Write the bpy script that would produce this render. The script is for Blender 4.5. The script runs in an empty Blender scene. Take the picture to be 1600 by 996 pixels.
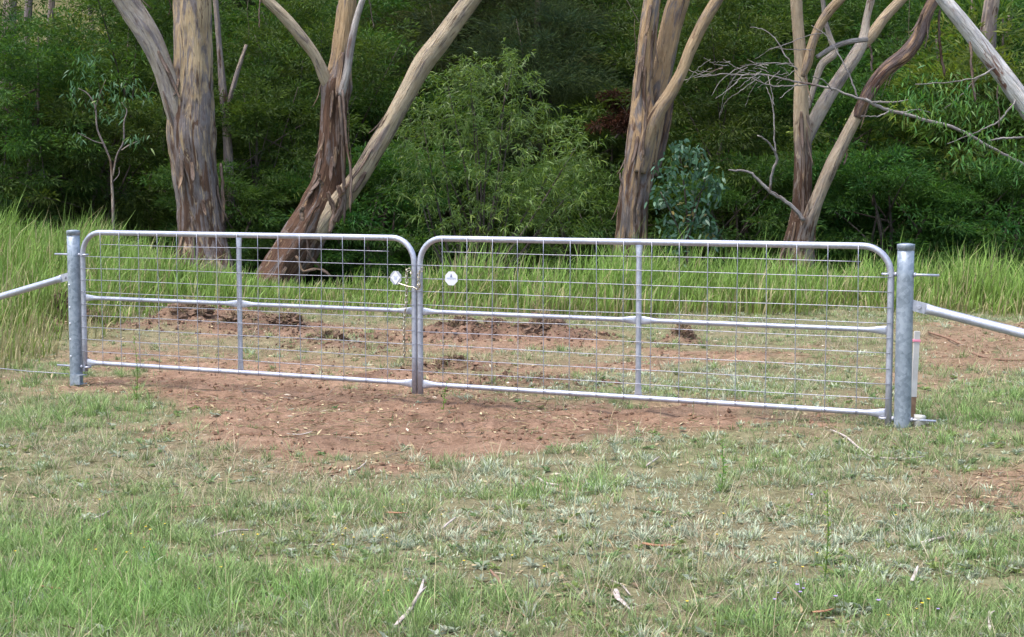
import bpy, math, random
import numpy as np
from mathutils import Vector

# ------------------------------------------------------------------ camera, sky, sun, exposure
SC = bpy.context.scene
COL = SC.collection
F_PX, CXP, CYP, HORIZON, CAM_Z = 2520.0, 800.0, 498.0, 288.0, 1.70
PITCH = math.atan((CYP - HORIZON) / F_PX)
cam_data = bpy.data.cameras.new('camera')
cam_data.sensor_width = 36.0
cam_data.lens = 36.0 * F_PX / 1600.0
cam_data.clip_start = 0.1
cam_data.clip_end = 3000.0
cam = bpy.data.objects.new('camera', cam_data)
COL.objects.link(cam)
cam.location = (0, 0, CAM_Z)
cam.rotation_euler = (math.radians(90) - PITCH, 0, 0)
SC.camera = cam

SUN_EL, SUN_AZ = math.radians(68), math.radians(242)      # azimuth clockwise from +Y: behind the camera, to the left
world = bpy.data.worlds.new('World')
SC.world = world
world.use_nodes = True
wn = world.node_tree
wn.nodes.clear()
sky = wn.nodes.new('ShaderNodeTexSky')
sky.sky_type = 'NISHITA'
sky.sun_disc = False
sky.sun_elevation = SUN_EL
sky.sun_rotation = SUN_AZ
sky.air_density = 1.0
sky.dust_density = 2.5
sky.ozone_density = 0.6
bgn = wn.nodes.new('ShaderNodeBackground')
bgn.inputs['Strength'].default_value = 0.15
won = wn.nodes.new('ShaderNodeOutputWorld')
wn.links.new(sky.outputs['Color'], bgn.inputs['Color'])
wn.links.new(bgn.outputs['Background'], won.inputs['Surface'])

sun_data = bpy.data.lights.new('sun', 'SUN')
sun_data.energy = 1.5
sun_data.angle = math.radians(16)
sun_data.color = (1.0, 0.975, 0.945)
sun = bpy.data.objects.new('sun', sun_data)
COL.objects.link(sun)
sdir = Vector((math.sin(SUN_AZ) * math.cos(SUN_EL), math.cos(SUN_AZ) * math.cos(SUN_EL), math.sin(SUN_EL)))
sun.rotation_euler = sdir.to_track_quat('Z', 'Y').to_euler()
sun.location = sdir * 40

SC.view_settings.view_transform = 'Standard'
SC.view_settings.look = 'None'
SC.view_settings.exposure = 1.66
SC.view_settings.gamma = 1.0
SC.view_settings.use_curve_mapping = False
SC.render.engine = 'CYCLES'
SC.cycles.max_bounces = 6
SC.cycles.diffuse_bounces = 3
SC.cycles.transmission_bounces = 3
SC.cycles.use_denoising = True

# ------------------------------------------------------------------ helpers
rng = np.random.default_rng(7)
random.seed(7)


def _hash(ix, iy, seed):
    h = (ix.astype(np.int64) * 374761393 + iy.astype(np.int64) * 668265263 + seed * 1442695041) & 0x7fffffff
    h = ((h ^ (h >> 13)) * 1274126177) & 0x7fffffff
    h = ((h ^ (h >> 16)) * 974711) & 0x7fffffff
    return (h & 0xffffff) / float(0xffffff)


def vnoise(x, y, seed=0):
    x = np.asarray(x, float); y = np.asarray(y, float)
    ix, iy = np.floor(x), np.floor(y)
    fx, fy = x - ix, y - iy
    fx = fx * fx * (3 - 2 * fx); fy = fy * fy * (3 - 2 * fy)
    a = _hash(ix, iy, seed); b = _hash(ix + 1, iy, seed)
    c = _hash(ix, iy + 1, seed); d = _hash(ix + 1, iy + 1, seed)
    return (a + (b - a) * fx) * (1 - fy) + (c + (d - c) * fx) * fy


def fbm(x, y, seed=0, octv=4):
    s, a, t = 0.0, 0.5, 0.0
    for o in range(octv):
        s = s + a * vnoise(np.asarray(x) * 2 ** o + 13.7 * o, np.asarray(y) * 2 ** o - 7.3 * o, seed + o * 17)
        t += a
        a *= 0.5
    return s / t


def sstep(a, b, x):
    t = np.clip((np.asarray(x, float) - a) / (b - a), 0, 1)
    return t * t * (3 - 2 * t)


_cp, _sp = math.cos(PITCH), math.sin(PITCH)


def P(px, py, Y):
    """point at depth Y seen at photo pixel (px, py)"""
    dx = (px - CXP) / F_PX
    dz = -(py - CYP) / F_PX
    d = np.array([dx, _cp + dz * _sp, -_sp + dz * _cp])
    d = d * (Y / d[1])
    return np.array([d[0], d[1], CAM_Z + d[2]])


def Hm(x, y):
    """broad lie of the land"""
    x = np.asarray(x, float); y = np.asarray(y, float)
    near = 0.096 + 0.0207 * np.clip(x, -12, 12)
    back = 0.20 - np.where(x > 0, 0.012, 0.048) * np.clip(x, -14, 12)
    t = sstep(13.5, 21.5, y + 0.10 * x)
    z = near * (1 - t) + back * t
    z = z - 0.48 * sstep(20.2, 25.0, y) * sstep(-6.2, -3.6, x) * (1 - .35 * sstep(0, 3, x))
    z = z + 0.40 * np.clip(y - 46, 0, 400) * sstep(46, 70, y)
    z = z + 0.015 * np.clip(-y - 5, 0, 500)
    return z


def G(px, py):
    """ground point under photo pixel"""
    d = P(px, py, 1.0) - np.array([0, 0, CAM_Z])
    t = -CAM_Z / d[2] if d[2] < -1e-4 else 60.0
    for _ in range(25):
        p = d * t
        z = float(Hm(p[0], p[1]))
        tn = (z - CAM_Z) / d[2]
        t = 0.5 * t + 0.5 * tn
    p = d * t
    return np.array([p[0], p[1], float(Hm(p[0], p[1]))])


def polyw(px):
    return np.array([G(a, b)[:2] for a, b in px])


def poly_sd(poly, x, y):
    """signed distance to polygon, positive inside"""
    x = np.asarray(x, float); y = np.asarray(y, float)
    ins = np.zeros(x.shape, bool)
    dmin = np.full(x.shape, 1e9)
    n = len(poly)
    for i in range(n):
        x0, y0 = poly[i]; x1, y1 = poly[(i + 1) % n]
        ex, ey = x1 - x0, y1 - y0
        t = np.clip(((x - x0) * ex + (y - y0) * ey) / (ex * ex + ey * ey + 1e-12), 0, 1)
        dmin = np.minimum(dmin, np.hypot(x - x0 - t * ex, y - y0 - t * ey))
        c = ((y0 > y) != (y1 > y)) & (x < (x1 - x0) * (y - y0) / ((y1 - y0) if y1 != y0 else 1e-9) + x0)
        ins ^= c
    return np.where(ins, dmin, -dmin)


def mesh_np(name, V, F, mats, col=None, co=None, smooth=False, midx=None):
    """mesh from triangle or quad arrays, optional point colour and bark coordinate"""
    V = np.asarray(V, np.float32); F = np.asarray(F, np.int32)
    me = bpy.data.meshes.new(name)
    k = F.shape[1]
    me.vertices.add(len(V)); me.loops.add(F.size); me.polygons.add(len(F))
    me.vertices.foreach_set('co', V.ravel())
    me.loops.foreach_set('vertex_index', F.ravel())
    me.polygons.foreach_set('loop_start', np.arange(0, F.size, k, dtype=np.int32))
    if midx is not None:
        me.polygons.foreach_set('material_index', np.asarray(midx, np.int32))
    me.polygons.foreach_set('use_smooth', np.full(len(F), smooth))
    for m in (mats if isinstance(mats, (list, tuple)) else [mats]):
        me.materials.append(m)
    me.update(calc_edges=True)
    if col is not None:
        c4 = np.ones((len(V), 4), np.float32); c4[:, :3] = col
        a = me.color_attributes.new('tint', 'FLOAT_COLOR', 'POINT')
        a.data.foreach_set('color', c4.ravel())
    if co is not None:
        a = me.attributes.new('barkco', 'FLOAT_VECTOR', 'POINT')
        a.data.foreach_set('vector', np.asarray(co, np.float32).ravel())
    return me


def obj(name, me, parent=None, loc=None):
    o = bpy.data.objects.new(name, me)
    COL.objects.link(o)
    if parent is not None:
        o.parent = parent
        if loc is None:
            loc = np.zeros(3); q_ = parent          # meshes below are in world coordinates
            while q_ is not None:
                loc = loc - np.array(q_.location); q_ = q_.parent
    if loc is not None:
        o.location = tuple(loc)
    return o


def tag(o, label, cat, group=None):
    o['label'] = label; o['category'] = cat
    if group:
        o['group'] = group
    return o


def kind(o, k, label=None, cat=None):
    o['kind'] = k
    if label:
        o['label'] = label; o['category'] = cat
    return o


def thing(name, label, cat, loc=(0, 0, 0), group=None, rz=0):
    o = bpy.data.objects.new(name, None)
    o.empty_display_size = 0.2
    COL.objects.link(o)
    o.location = tuple(float(v) for v in loc)
    o.rotation_euler = (0, 0, rz)
    return tag(o, label, cat, group)


def crom(pts, n):
    """Catmull-Rom through rows of pts (any width), n samples"""
    pts = np.asarray(pts, float)
    if len(pts) == 2:
        t = np.linspace(0, 1, n)[:, None]
        return pts[0] * (1 - t) + pts[1] * t
    h = np.linalg.norm(np.diff(pts[:, :3], axis=0), axis=1) + 1e-9
    dl = np.diff(pts, axis=0) / h[:, None]
    m = np.empty_like(pts); m[0], m[-1] = dl[0], dl[-1]
    m[1:-1] = (dl[:-1] * h[1:, None] + dl[1:] * h[:-1, None]) / (h[1:] + h[:-1])[:, None]
    cum = np.concatenate([[0], np.cumsum(h)])
    t = np.linspace(0, cum[-1], n)
    i = np.clip(np.searchsorted(cum, t, side='right') - 1, 0, len(h) - 1)
    u = ((t - cum[i]) / h[i])[:, None]; hh = h[i][:, None]
    return ((2 * u ** 3 - 3 * u ** 2 + 1) * pts[i] + (u ** 3 - 2 * u ** 2 + u) * hh * m[i]
            + (-2 * u ** 3 + 3 * u ** 2) * pts[i + 1] + (u ** 3 - u ** 2) * hh * m[i + 1])


def tube_arr(path, rs, ru=None, nseg=10, up=(0, 0, 1), cap=True, lump=0.0, seed=0, fib=0.0):
    """tube along path; rs sideways radius, ru radius along `up`. returns V, quads(with degenerate caps as tris), co"""
    path = np.asarray(path, float); n = len(path)
    rs = np.broadcast_to(np.asarray(rs, float), (n,)); ru = rs if ru is None else np.broadcast_to(np.asarray(ru, float), (n,))
    T = np.gradient(path, axis=0); T /= np.linalg.norm(T, axis=1)[:, None] + 1e-12
    upv = np.asarray(up, float)
    side = np.cross(T, upv); ln = np.linalg.norm(side, axis=1)[:, None]
    side = side / (ln + 1e-9)
    upp = np.cross(side, T)
    th = np.linspace(0, 2 * np.pi, nseg, endpoint=False)
    c, s = np.cos(th), np.sin(th)
    L = np.concatenate([[0], np.cumsum(np.linalg.norm(np.diff(path, axis=0), axis=1))])
    mod = np.ones((n, nseg))
    if lump or fib:
        tt = np.broadcast_to(th[None, :], (n, nseg)); LL = np.broadcast_to(L[:, None], (n, nseg))
        # periodic in theta by blending
        def per(fx, fy, sd):
            w = tt / (2 * np.pi)
            a = fbm(w * fx + seed * 3.1, LL * fy + seed, sd, 3); b = fbm((w - 1) * fx + seed * 3.1, LL * fy + seed, sd, 3)
            k = sstep(0.75, 1.0, w)
            return a * (1 - k) + b * k
        if lump:
            mod = mod + lump * (per(4, 1.6, 11) - 0.5) * 2
        if fib:
            p1 = per(14, 1.1, 23)
            mod = mod + fib * (sstep(0.42, 0.50, p1) - 0.5) + fib * 0.6 * (per(34, 3.0, 31) - 0.5) * 2
    ring = path[:, None, :] + (side[:, None, :] * (c[None, :] * rs[:, None] * mod)[:, :, None]
                               + upp[:, None, :] * (s[None, :] * ru[:, None] * mod)[:, :, None])
    V = ring.reshape(-1, 3)
    i = np.arange(n - 1)[:, None] * nseg; j = np.arange(nseg)[None, :]; j2 = (j + 1) % nseg
    F = np.stack([i + j, i + j2, i + nseg + j2, i + nseg + j], -1).reshape(-1, 4)
    co = np.stack([np.broadcast_to(c[None, :], (n, nseg)) * rs[:, None], np.broadcast_to(s[None, :], (n, nseg)) * rs[:, None],
                   np.broadcast_to(L[:, None], (n, nseg)) + seed * 5.3], -1).reshape(-1, 3)
    tris = np.concatenate([F[:, [0, 1, 2]], F[:, [0, 2, 3]]])
    if cap:
        b = len(V)
        V = np.vstack([V, path[:1], path[-1:]])
        co = np.vstack([co, co[:1], co[-1:]])
        jj = np.arange(nseg)
        t0 = np.stack([np.full(nseg, b), (jj + 1) % nseg, jj], -1)
        o = (n - 1) * nseg
        t1 = np.stack([np.full(nseg, b + 1), o + jj, o + (jj + 1) % nseg], -1)
        tris = np.concatenate([tris, t0, t1])
    return V, tris, co


class Acc:
    """collects triangle pieces into one mesh (one part)"""
    def __init__(s):
        s.V, s.F, s.C, s.K, s.n = [], [], [], [], 0

    def add(s, V, F, co=None, col=(1, 1, 1)):
        s.V.append(V); s.F.append(np.asarray(F) + s.n); s.n += len(V)
        s.C.append(co if co is not None else np.zeros((len(V), 3)))
        s.K.append(np.broadcast_to(np.asarray(col, float), (len(V), 3)))
        return s

    def tube(s, *a, col=(1, 1, 1), **k):
        V, F, co = tube_arr(*a, **k)
        return s.add(V, F, co, col)

    def box(s, c, u, v, w, col=(1, 1, 1)):
        """centre and three half-axis vectors"""
        c, u, v, w = (np.asarray(q, float) for q in (c, u, v, w))
        V = np.array([c + a * u + b * v + d * w for a in (-1, 1) for b in (-1, 1) for d in (-1, 1)])
        F = [(0, 1, 3), (0, 3, 2), (4, 6, 7), (4, 7, 5), (0, 4, 5), (0, 5, 1), (2, 3, 7), (2, 7, 6), (0, 2, 6), (0, 6, 4), (1, 5, 7), (1, 7, 3)]
        return s.add(V, F, None, col)

    def mesh(s, name, mat, smooth=True, tint=False):
        me = mesh_np(name, np.vstack(s.V), np.vstack(s.F), mat, np.vstack(s.K) if tint else None, np.vstack(s.C), smooth)
        return me


def part(name, acc, mat, parent, smooth=True, tint=False):
    return obj(name, acc.mesh(name, mat, smooth, tint), parent)


# ------------------------------------------------------------------ materials
def newmat(name):
    m = bpy.data.materials.new(name); m.use_nodes = True
    nt = m.node_tree; nt.nodes.clear()
    out = nt.nodes.new('ShaderNodeOutputMaterial')
    return m, nt, out


def node(nt, t, **kw):
    n = nt.nodes.new(t)
    for k, v in kw.items():
        if hasattr(n, k):
            setattr(n, k, v)
        else:
            n.inputs[k.replace('_', ' ')].default_value = v
    return n


def ramp(nt, stops, fac):
    r = nt.nodes.new('ShaderNodeValToRGB')
    while len(r.color_ramp.elements) < len(stops):
        r.color_ramp.elements.new(0.5)
    for e, (p, c) in zip(r.color_ramp.elements, stops):
        e.position = p; e.color = (*c, 1) if len(c) == 3 else c
    nt.links.new(fac, r.inputs['Fac'])
    return r.outputs['Color']


def mixc(nt, fac, a, b, mode='MIX'):
    n = nt.nodes.new('ShaderNodeMix'); n.data_type = 'RGBA'; n.blend_type = mode
    for sock, v in ((n.inputs[0], fac), (n.inputs[6], a), (n.inputs[7], b)):
        if hasattr(v, 'is_linked'):
            nt.links.new(v, sock)
        elif isinstance(v, (int, float)):
            sock.default_value = v
        else:
            sock.default_value = (*v, 1)
    return n.outputs[2]


def noise(nt, vec, scale, detail=3.0, rough=0.55, dist=0.0):
    n = nt.nodes.new('ShaderNodeTexNoise')
    n.inputs['Scale'].default_value = scale; n.inputs['Detail'].default_value = detail
    n.inputs['Roughness'].default_value = rough; n.inputs['Distortion'].default_value = dist
    if vec is not None:
        nt.links.new(vec, n.inputs['Vector'])
    return n.outputs['Fac']


def vscale(nt, vec, s):
    m = nt.nodes.new('ShaderNodeMapping'); m.inputs['Scale'].default_value = s
    nt.links.new(vec, m.inputs['Vector'])
    return m.outputs['Vector']


def bump(nt, h, strength, dist):
    b = nt.nodes.new('ShaderNodeBump'); b.inputs['Strength'].default_value = strength; b.inputs['Distance'].default_value = dist
    nt.links.new(h, b.inputs['Height'])
    return b.outputs['Normal']


def principled(nt, out, color, rough=0.6, metal=0.0, spec=0.5, normal=None):
    p = nt.nodes.new('ShaderNodeBsdfPrincipled')
    for sock, v in ((p.inputs['Base Color'], color), (p.inputs['Roughness'], rough)):
        if hasattr(v, 'is_linked'):
            nt.links.new(v, sock)
        else:
            sock.default_value = (*v, 1) if isinstance(v, tuple) else v
    p.inputs['Metallic'].default_value = metal
    p.inputs['Specular IOR Level'].default_value = spec
    if normal is not None:
        nt.links.new(normal, p.inputs['Normal'])
    nt.links.new(p.outputs[0], out.inputs['Surface'])
    return p


def m_plain(name, c1, c2, scale=20, rough=0.7, spec=0.3, bmp=0.3, dist=0.004):
    m, nt, out = newmat(name)
    tc = nt.nodes.new('ShaderNodeTexCoord')
    f = noise(nt, tc.outputs['Object'], scale, 5)
    c = ramp(nt, [(0.3, c1), (0.7, c2)], f)
    principled(nt, out, c, rough, 0, spec, bump(nt, f, bmp, dist))
    return m


def m_steel(name, c1, c2, rough, metal, scale):
    m, nt, out = newmat(name)
    tc = nt.nodes.new('ShaderNodeTexCoord')
    v = nt.nodes.new('ShaderNodeTexVoronoi'); v.inputs['Scale'].default_value = scale
    nt.links.new(tc.outputs['Object'], v.inputs['Vector'])
    big = noise(nt, tc.outputs['Object'], 5, 5, 0.65)
    sep = nt.nodes.new('ShaderNodeSeparateColor'); nt.links.new(v.outputs['Color'], sep.inputs[0])
    a = nt.nodes.new('ShaderNodeMath'); a.operation = 'ADD'; nt.links.new(big, a.inputs[0])
    b = nt.nodes.new('ShaderNodeMath'); b.operation = 'MULTIPLY'; b.inputs[1].default_value = 0.35
    nt.links.new(sep.outputs[0], b.inputs[0]); nt.links.new(b.outputs[0], a.inputs[1])
    c = ramp(nt, [(0.42, c1), (0.9, c2)], a.outputs[0])
    r = ramp(nt, [(0.3, (rough - 0.1,) * 3), (0.8, (rough + 0.1,) * 3)], big)
    principled(nt, out, c, r, metal, 0.5, bump(nt, big, 0.06, 0.002))
    return m


BK = 0.76


def m_bark(name, cream=0.5, brown=0.4, grey=(0.27, 0.235, 0.235), creamc=(0.50, 0.38, 0.23), brownc=(0.115, 0.065, 0.042), rust=0.25, grad=None):
    """smooth gum bark: grey skin, cream streaks where it has shed, brown hanging ribbons"""
    grey, creamc, brownc = (tuple(x * BK for x in q) for q in (grey, creamc, brownc))
    m, nt, out = newmat(name)
    at = nt.nodes.new('ShaderNodeAttribute'); at.attribute_name = 'barkco'
    v = at.outputs['Vector']
    wv = noise(nt, vscale(nt, v, (5, 5, 2.0)), 1.0, 3, 0.6)
    def add(a, b, k):
        q = nt.nodes.new('ShaderNodeMath'); q.operation = 'MULTIPLY_ADD'; q.inputs[1].default_value = k
        nt.links.new(b, q.inputs[0]); nt.links.new(a, q.inputs[2]); return q.outputs[0]
    s1 = noise(nt, vscale(nt, v, (5, 5, 0.95)), 1.5, 5, 0.62, 0.8)
    s2 = noise(nt, vscale(nt, v, (5.4, 5.4, 0.85)), 1.6, 5, 0.62, 1.0)
    s3 = noise(nt, vscale(nt, v, (30, 30, 1.3)), 1.5, 5, 0.72, 0.4)
    sp = noise(nt, vscale(nt, v, (1, 1, .6)), 13, 4, 0.7)
    s2b = add(s2, s3, 0.20); s1b = add(s1, s3, 0.24)
    if grad:                                                 # old bark held low on the trunk, shed and clean above
        tc = nt.nodes.new('ShaderNodeTexCoord'); sx = nt.nodes.new('ShaderNodeSeparateXYZ'); nt.links.new(tc.outputs['Object'], sx.inputs[0])
        mr = nt.nodes.new('ShaderNodeMapRange'); mr.inputs['From Min'].default_value = grad[0]; mr.inputs['From Max'].default_value = grad[1]
        mr.inputs['To Min'].default_value = -1.0; nt.links.new(sx.outputs['Z'], mr.inputs['Value'])
        s2b = add(s2b, mr.outputs[0], grad[2]); s1b = add(s1b, mr.outputs[0], -grad[2])
    g = mixc(nt, s3, tuple(x * 0.72 for x in grey), tuple(x * 1.22 for x in grey))
    g = mixc(nt, ramp(nt, [(0.42, (0, 0, 0)), (0.75, (.85, .85, .85))], sp), g, tuple(x * y for x, y in zip(grey, (0.70, 0.55, 0.46))))
    cr = mixc(nt, s3, tuple(x * 0.86 for x in creamc), tuple(min(x * 1.14, .8) for x in creamc))
    cr = mixc(nt, ramp(nt, [(0.45, (0, 0, 0)), (0.7, (.6, .6, .6))], sp), cr, tuple(x * y for x, y in zip(creamc, (0.80, 0.70, 0.58))))
    e = 0.73 - 0.24 * cream
    c = mixc(nt, ramp(nt, [(e - .04, (0, 0, 0)), (e + 0.07, (1, 1, 1))], s2b), g, cr)
    e = 0.82 - 0.30 * brown
    br = mixc(nt, s3, tuple(x * 0.40 for x in brownc), tuple(x * 1.9 for x in brownc))
    c = mixc(nt, ramp(nt, [(e - .02, (0, 0, 0)), (e + 0.05, (1, 1, 1))], s1b), c, br)
    e = 0.74 - 0.12 * rust
    c = mixc(nt, ramp(nt, [(e, (0, 0, 0)), (e + 0.05, (.8, .8, .8))], s3), c, (0.20, 0.085, 0.04))
    ck = noise(nt, vscale(nt, v, (17, 17, 0.9)), 1.7, 4, 0.6, 0.6)
    c = mixc(nt, ramp(nt, [(0.315, (.85, .85, .85)), (0.355, (0, 0, 0))], ck), c, tuple(x * .38 for x in brownc))
    lf = noise(nt, vscale(nt, v, (8, 8, 2.2)), 1.6, 4, 0.55, 1.0)
    c = mixc(nt, ramp(nt, [(0.62, (0, 0, 0)), (0.69, (.65, .65, .65))], lf), c, tuple(min(x * 1.15, .7) for x in creamc))
    k = ramp(nt, [(0.3, (0.72, 0.71, 0.70)), (0.7, (1.18, 1.17, 1.14))], wv)
    c = mixc(nt, 1.0, c, k, 'MULTIPLY')
    principled(nt, out, c, 0.8, 0, 0.2, bump(nt, add(add(s2, s3, 0.9), ck, 1.2), 1.0, 0.04))
    return m


def m_leaf(name, base, vary=0.35, transl=0.3, rough=0.5, spec=0.4, hue=0.05):
    """foliage: base colour times point tint, shifted a little per plant"""
    m, nt, out = newmat(name)
    at = nt.nodes.new('ShaderNodeAttribute'); at.attribute_name = 'tint'
    oi = nt.nodes.new('ShaderNodeObjectInfo')
    hs = nt.nodes.new('ShaderNodeHueSaturation')
    mr = nt.nodes.new('ShaderNodeMapRange')
    mr.inputs['To Min'].default_value = 0.5 - hue; mr.inputs['To Max'].default_value = 0.5 + hue * 0.6
    nt.links.new(oi.outputs['Random'], mr.inputs['Value']); nt.links.new(mr.outputs[0], hs.inputs['Hue'])
    mv = nt.nodes.new('ShaderNodeMapRange')
    mv.inputs['To Min'].default_value = 1 - vary; mv.inputs['To Max'].default_value = 1 + vary
    nt.links.new(oi.outputs['Random'], mv.inputs['Value']); nt.links.new(mv.outputs[0], hs.inputs['Value'])
    c0 = mixc(nt, 1.0, base, at.outputs['Color'], 'MULTIPLY')
    nt.links.new(c0, hs.inputs['Color'])
    c = hs.outputs['Color']
    p = nt.nodes.new('ShaderNodeBsdfPrincipled')
    nt.links.new(c, p.inputs['Base Color']); p.inputs['Roughness'].default_value = rough
    p.inputs['Specular IOR Level'].default_value = spec
    t = nt.nodes.new('ShaderNodeBsdfTranslucent')
    ct = mixc(nt, 1.0, c, (1.25, 1.3, 0.55), 'MULTIPLY')
    nt.links.new(ct, t.inputs['Color'])
    mx = nt.nodes.new('ShaderNodeMixShader'); mx.inputs[0].default_value = transl
    nt.links.new(p.outputs[0], mx.inputs[1]); nt.links.new(t.outputs[0], mx.inputs[2])
    nt.links.new(mx.outputs[0], out.inputs['Surface'])
    return m


def m_tint(name, rough=0.8, spec=0.2, transl=0.25):
    """colour taken from each blade or scrap"""
    m, nt, out = newmat(name)
    at = nt.nodes.new('ShaderNodeAttribute'); at.attribute_name = 'tint'
    p = nt.nodes.new('ShaderNodeBsdfPrincipled')
    nt.links.new(at.outputs['Color'], p.inputs['Base Color'])
    p.inputs['Roughness'].default_value = rough; p.inputs['Specular IOR Level'].default_value = spec
    t = nt.nodes.new('ShaderNodeBsdfTranslucent'); nt.links.new(at.outputs['Color'], t.inputs['Color'])
    mx = nt.nodes.new('ShaderNodeMixShader'); mx.inputs[0].default_value = transl
    nt.links.new(p.outputs[0], mx.inputs[1]); nt.links.new(t.outputs[0], mx.inputs[2])
    nt.links.new(mx.outputs[0], out.inputs['Surface'])
    return m


def m_ground():
    m, nt, out = newmat('soil_and_litter')
    at = nt.nodes.new('ShaderNodeAttribute'); at.attribute_name = 'tint'
    geo = nt.nodes.new('ShaderNodeNewGeometry')
    v = geo.outputs['Position']
    n1 = noise(nt, v, 14, 6, 0.65); n2 = noise(nt, v, 70, 4, 0.7); n3 = noise(nt, v, 3.0, 4, 0.6)
    k = ramp(nt, [(0.25, (0.55, 0.52, 0.5)), (0.5, (1, 1, 1)), (0.78, (1.35, 1.38, 1.42))], n1)
    c = mixc(nt, 1.0, at.outputs['Color'], k, 'MULTIPLY')
    k2 = ramp(nt, [(0.3, (0.7, 0.7, 0.7)), (0.7, (1.25, 1.25, 1.25))], n2)
    c = mixc(nt, 1.0, c, k2, 'MULTIPLY')
    k3 = ramp(nt, [(0.35, (0.86, 0.84, 0.82)), (0.65, (1.1, 1.1, 1.1))], n3)
    c = mixc(nt, 1.0, c, k3, 'MULTIPLY')
    h = nt.nodes.new('ShaderNodeMath'); h.operation = 'ADD'
    nt.links.new(n1, h.inputs[0]); nt.links.new(n2, h.inputs[1])
    principled(nt, out, c, 0.95, 0, 0.1, bump(nt, h.outputs[0], 0.7, 0.02))
    return m


M = {}
M['steel'] = m_steel('galvanised_pipe', (0.32, 0.325, 0.375), (0.43, 0.435, 0.485), 0.42, 0.55, 60)
M['post'] = m_steel('galvanised_post', (0.16, 0.19, 0.22), (0.31, 0.345, 0.385), 0.52, 0.42, 45)
M['wire'] = m_steel('galvanised_wire', (0.22, 0.22, 0.26), (0.34, 0.34, 0.385), 0.45, 0.5, 80)
M['chain'] = m_steel('weathered_chain', (0.26, 0.22, 0.15), (0.54, 0.49, 0.39), 0.32, 0.8, 90)
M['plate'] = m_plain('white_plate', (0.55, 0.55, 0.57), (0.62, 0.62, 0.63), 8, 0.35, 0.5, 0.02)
M['plate_grey'] = m_plain('silver_plate', (0.30, 0.31, 0.34), (0.38, 0.39, 0.42), 12, 0.4, 0.5, 0.02)
M['ink'] = m_plain('blue_grey_ink', (0.10, 0.12, 0.22), (0.14, 0.16, 0.28), 12, 0.5, 0.3, 0.02)
M['ink_pale'] = m_plain('pale_grey_ink', (0.36, 0.40, 0.52), (0.44, 0.48, 0.60), 12, 0.5, 0.3, 0.02)
M['dark'] = m_plain('hollow_shadow_paint', (0.02, 0.02, 0.025), (0.03, 0.03, 0.035), 12, 0.8, 0.1, 0.02)
M['white_wood'] = m_plain('white_painted_wood', (0.46, 0.43, 0.40), (0.56, 0.53, 0.50), 14, 0.7, 0.3, 0.2)
M['raw_wood'] = m_plain('bare_brown_wood', (0.16, 0.09, 0.055), (0.26, 0.16, 0.10), 18, 0.8, 0.2, 0.4)
M['pink'] = m_plain('pink_tape', (0.75, 0.22, 0.32), (0.85, 0.30, 0.40), 14, 0.5, 0.3, 0.05)
M['concrete'] = m_plain('pale_plastic', (0.40, 0.38, 0.33), (0.50, 0.48, 0.43), 20, 0.6, 0.3, 0.2)
M['stick'] = m_plain('weathered_stick', (0.26, 0.21, 0.18), (0.46, 0.40, 0.35), 26, 0.85, 0.15, 0.5)
M['stick_red'] = m_plain('red_brown_stick', (0.14, 0.08, 0.055), (0.24, 0.15, 0.10), 26, 0.85, 0.15, 0.5)
M['bark_chip'] = m_plain('bark_flake_face', (0.16, 0.075, 0.042), (0.30, 0.16, 0.09), 22, 0.85, 0.15, 0.5)
M['bark_pale'] = m_plain('pale_bark_flake', (0.24, 0.19, 0.16), (0.46, 0.40, 0.36), 22, 0.85, 0.15, 0.5)
M['sod'] = m_plain('clod_of_earth', (0.11, 0.068, 0.048), (0.22, 0.145, 0.10), 40, 0.95, 0.1, 1.0, 0.02)
M['soil_crumb'] = m_tint('soil_crumb', 0.95, 0.05, 0.0)
M['ground'] = m_ground()
M['blade'] = m_tint('grass_blade', 0.6, 0.3, 0.3)
M['scrap'] = m_tint('dry_scrap', 0.85, 0.2, 0.1)
M['bark1'] = m_bark('bark_mottled_gum', 0.52, 0.46, (0.29, 0.25, 0.24), (0.62, 0.46, 0.28), grad=(1.2, 4.6, .07))
M['bark2'] = m_bark('bark_shaggy_gum', 0.42, 0.52, (0.26, 0.215, 0.20), (0.50, 0.35, 0.20), (0.125, 0.068, 0.043), 0.45, grad=(3.0, 3.9, .12))
M['bark2base'] = m_bark('bark_fibrous_butt', 0.22, 0.40, (0.25, 0.21, 0.215), (0.40, 0.26, 0.15), (0.11, 0.06, 0.045), 0.2)
M['bark2limb'] = m_bark('bark_cream_limb', 0.95, 0.22, (0.26, 0.215, 0.19), (0.50, 0.405, 0.285), (0.085, 0.05, 0.035), 0.1)
M['bark3'] = m_bark('bark_streaked_gum', 0.62, 0.32, (0.27, 0.235, 0.225), (0.56, 0.38, 0.22), grad=(1.6, 3.8, .06))
M['bark3tan'] = m_bark('bark_tan_limb', 0.95, 0.32, (0.30, 0.24, 0.21), (0.50, 0.36, 0.22))
M['bark4'] = m_bark('bark_tan_and_brown', 0.85, 0.42, (0.30, 0.24, 0.21), (0.56, 0.43, 0.29), grad=(2.1, 3.3, .14))
M['bark4base'] = m_bark('bark_brown_butt', 0.30, 0.65, (0.20, 0.15, 0.14), (0.44, 0.28, 0.17), (0.095, 0.05, 0.035), 0.3)
M['bark4limb'] = m_bark('bark_grey_tan_limb', 0.62, 0.35, (0.30, 0.26, 0.235), (0.52, 0.41, 0.30), grad=(.6, 2.4, .13))
M['bark4pale'] = m_bark('bark_pale_limb', 0.85, 0.22, (0.36, 0.315, 0.31), (0.55, 0.47, 0.39))
M['bark5'] = m_bark('bark_white_limb', 0.75, 0.32, (0.56, 0.54, 0.54), (0.78, 0.74, 0.71), (0.20, 0.10, 0.07), 0.4)
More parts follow.
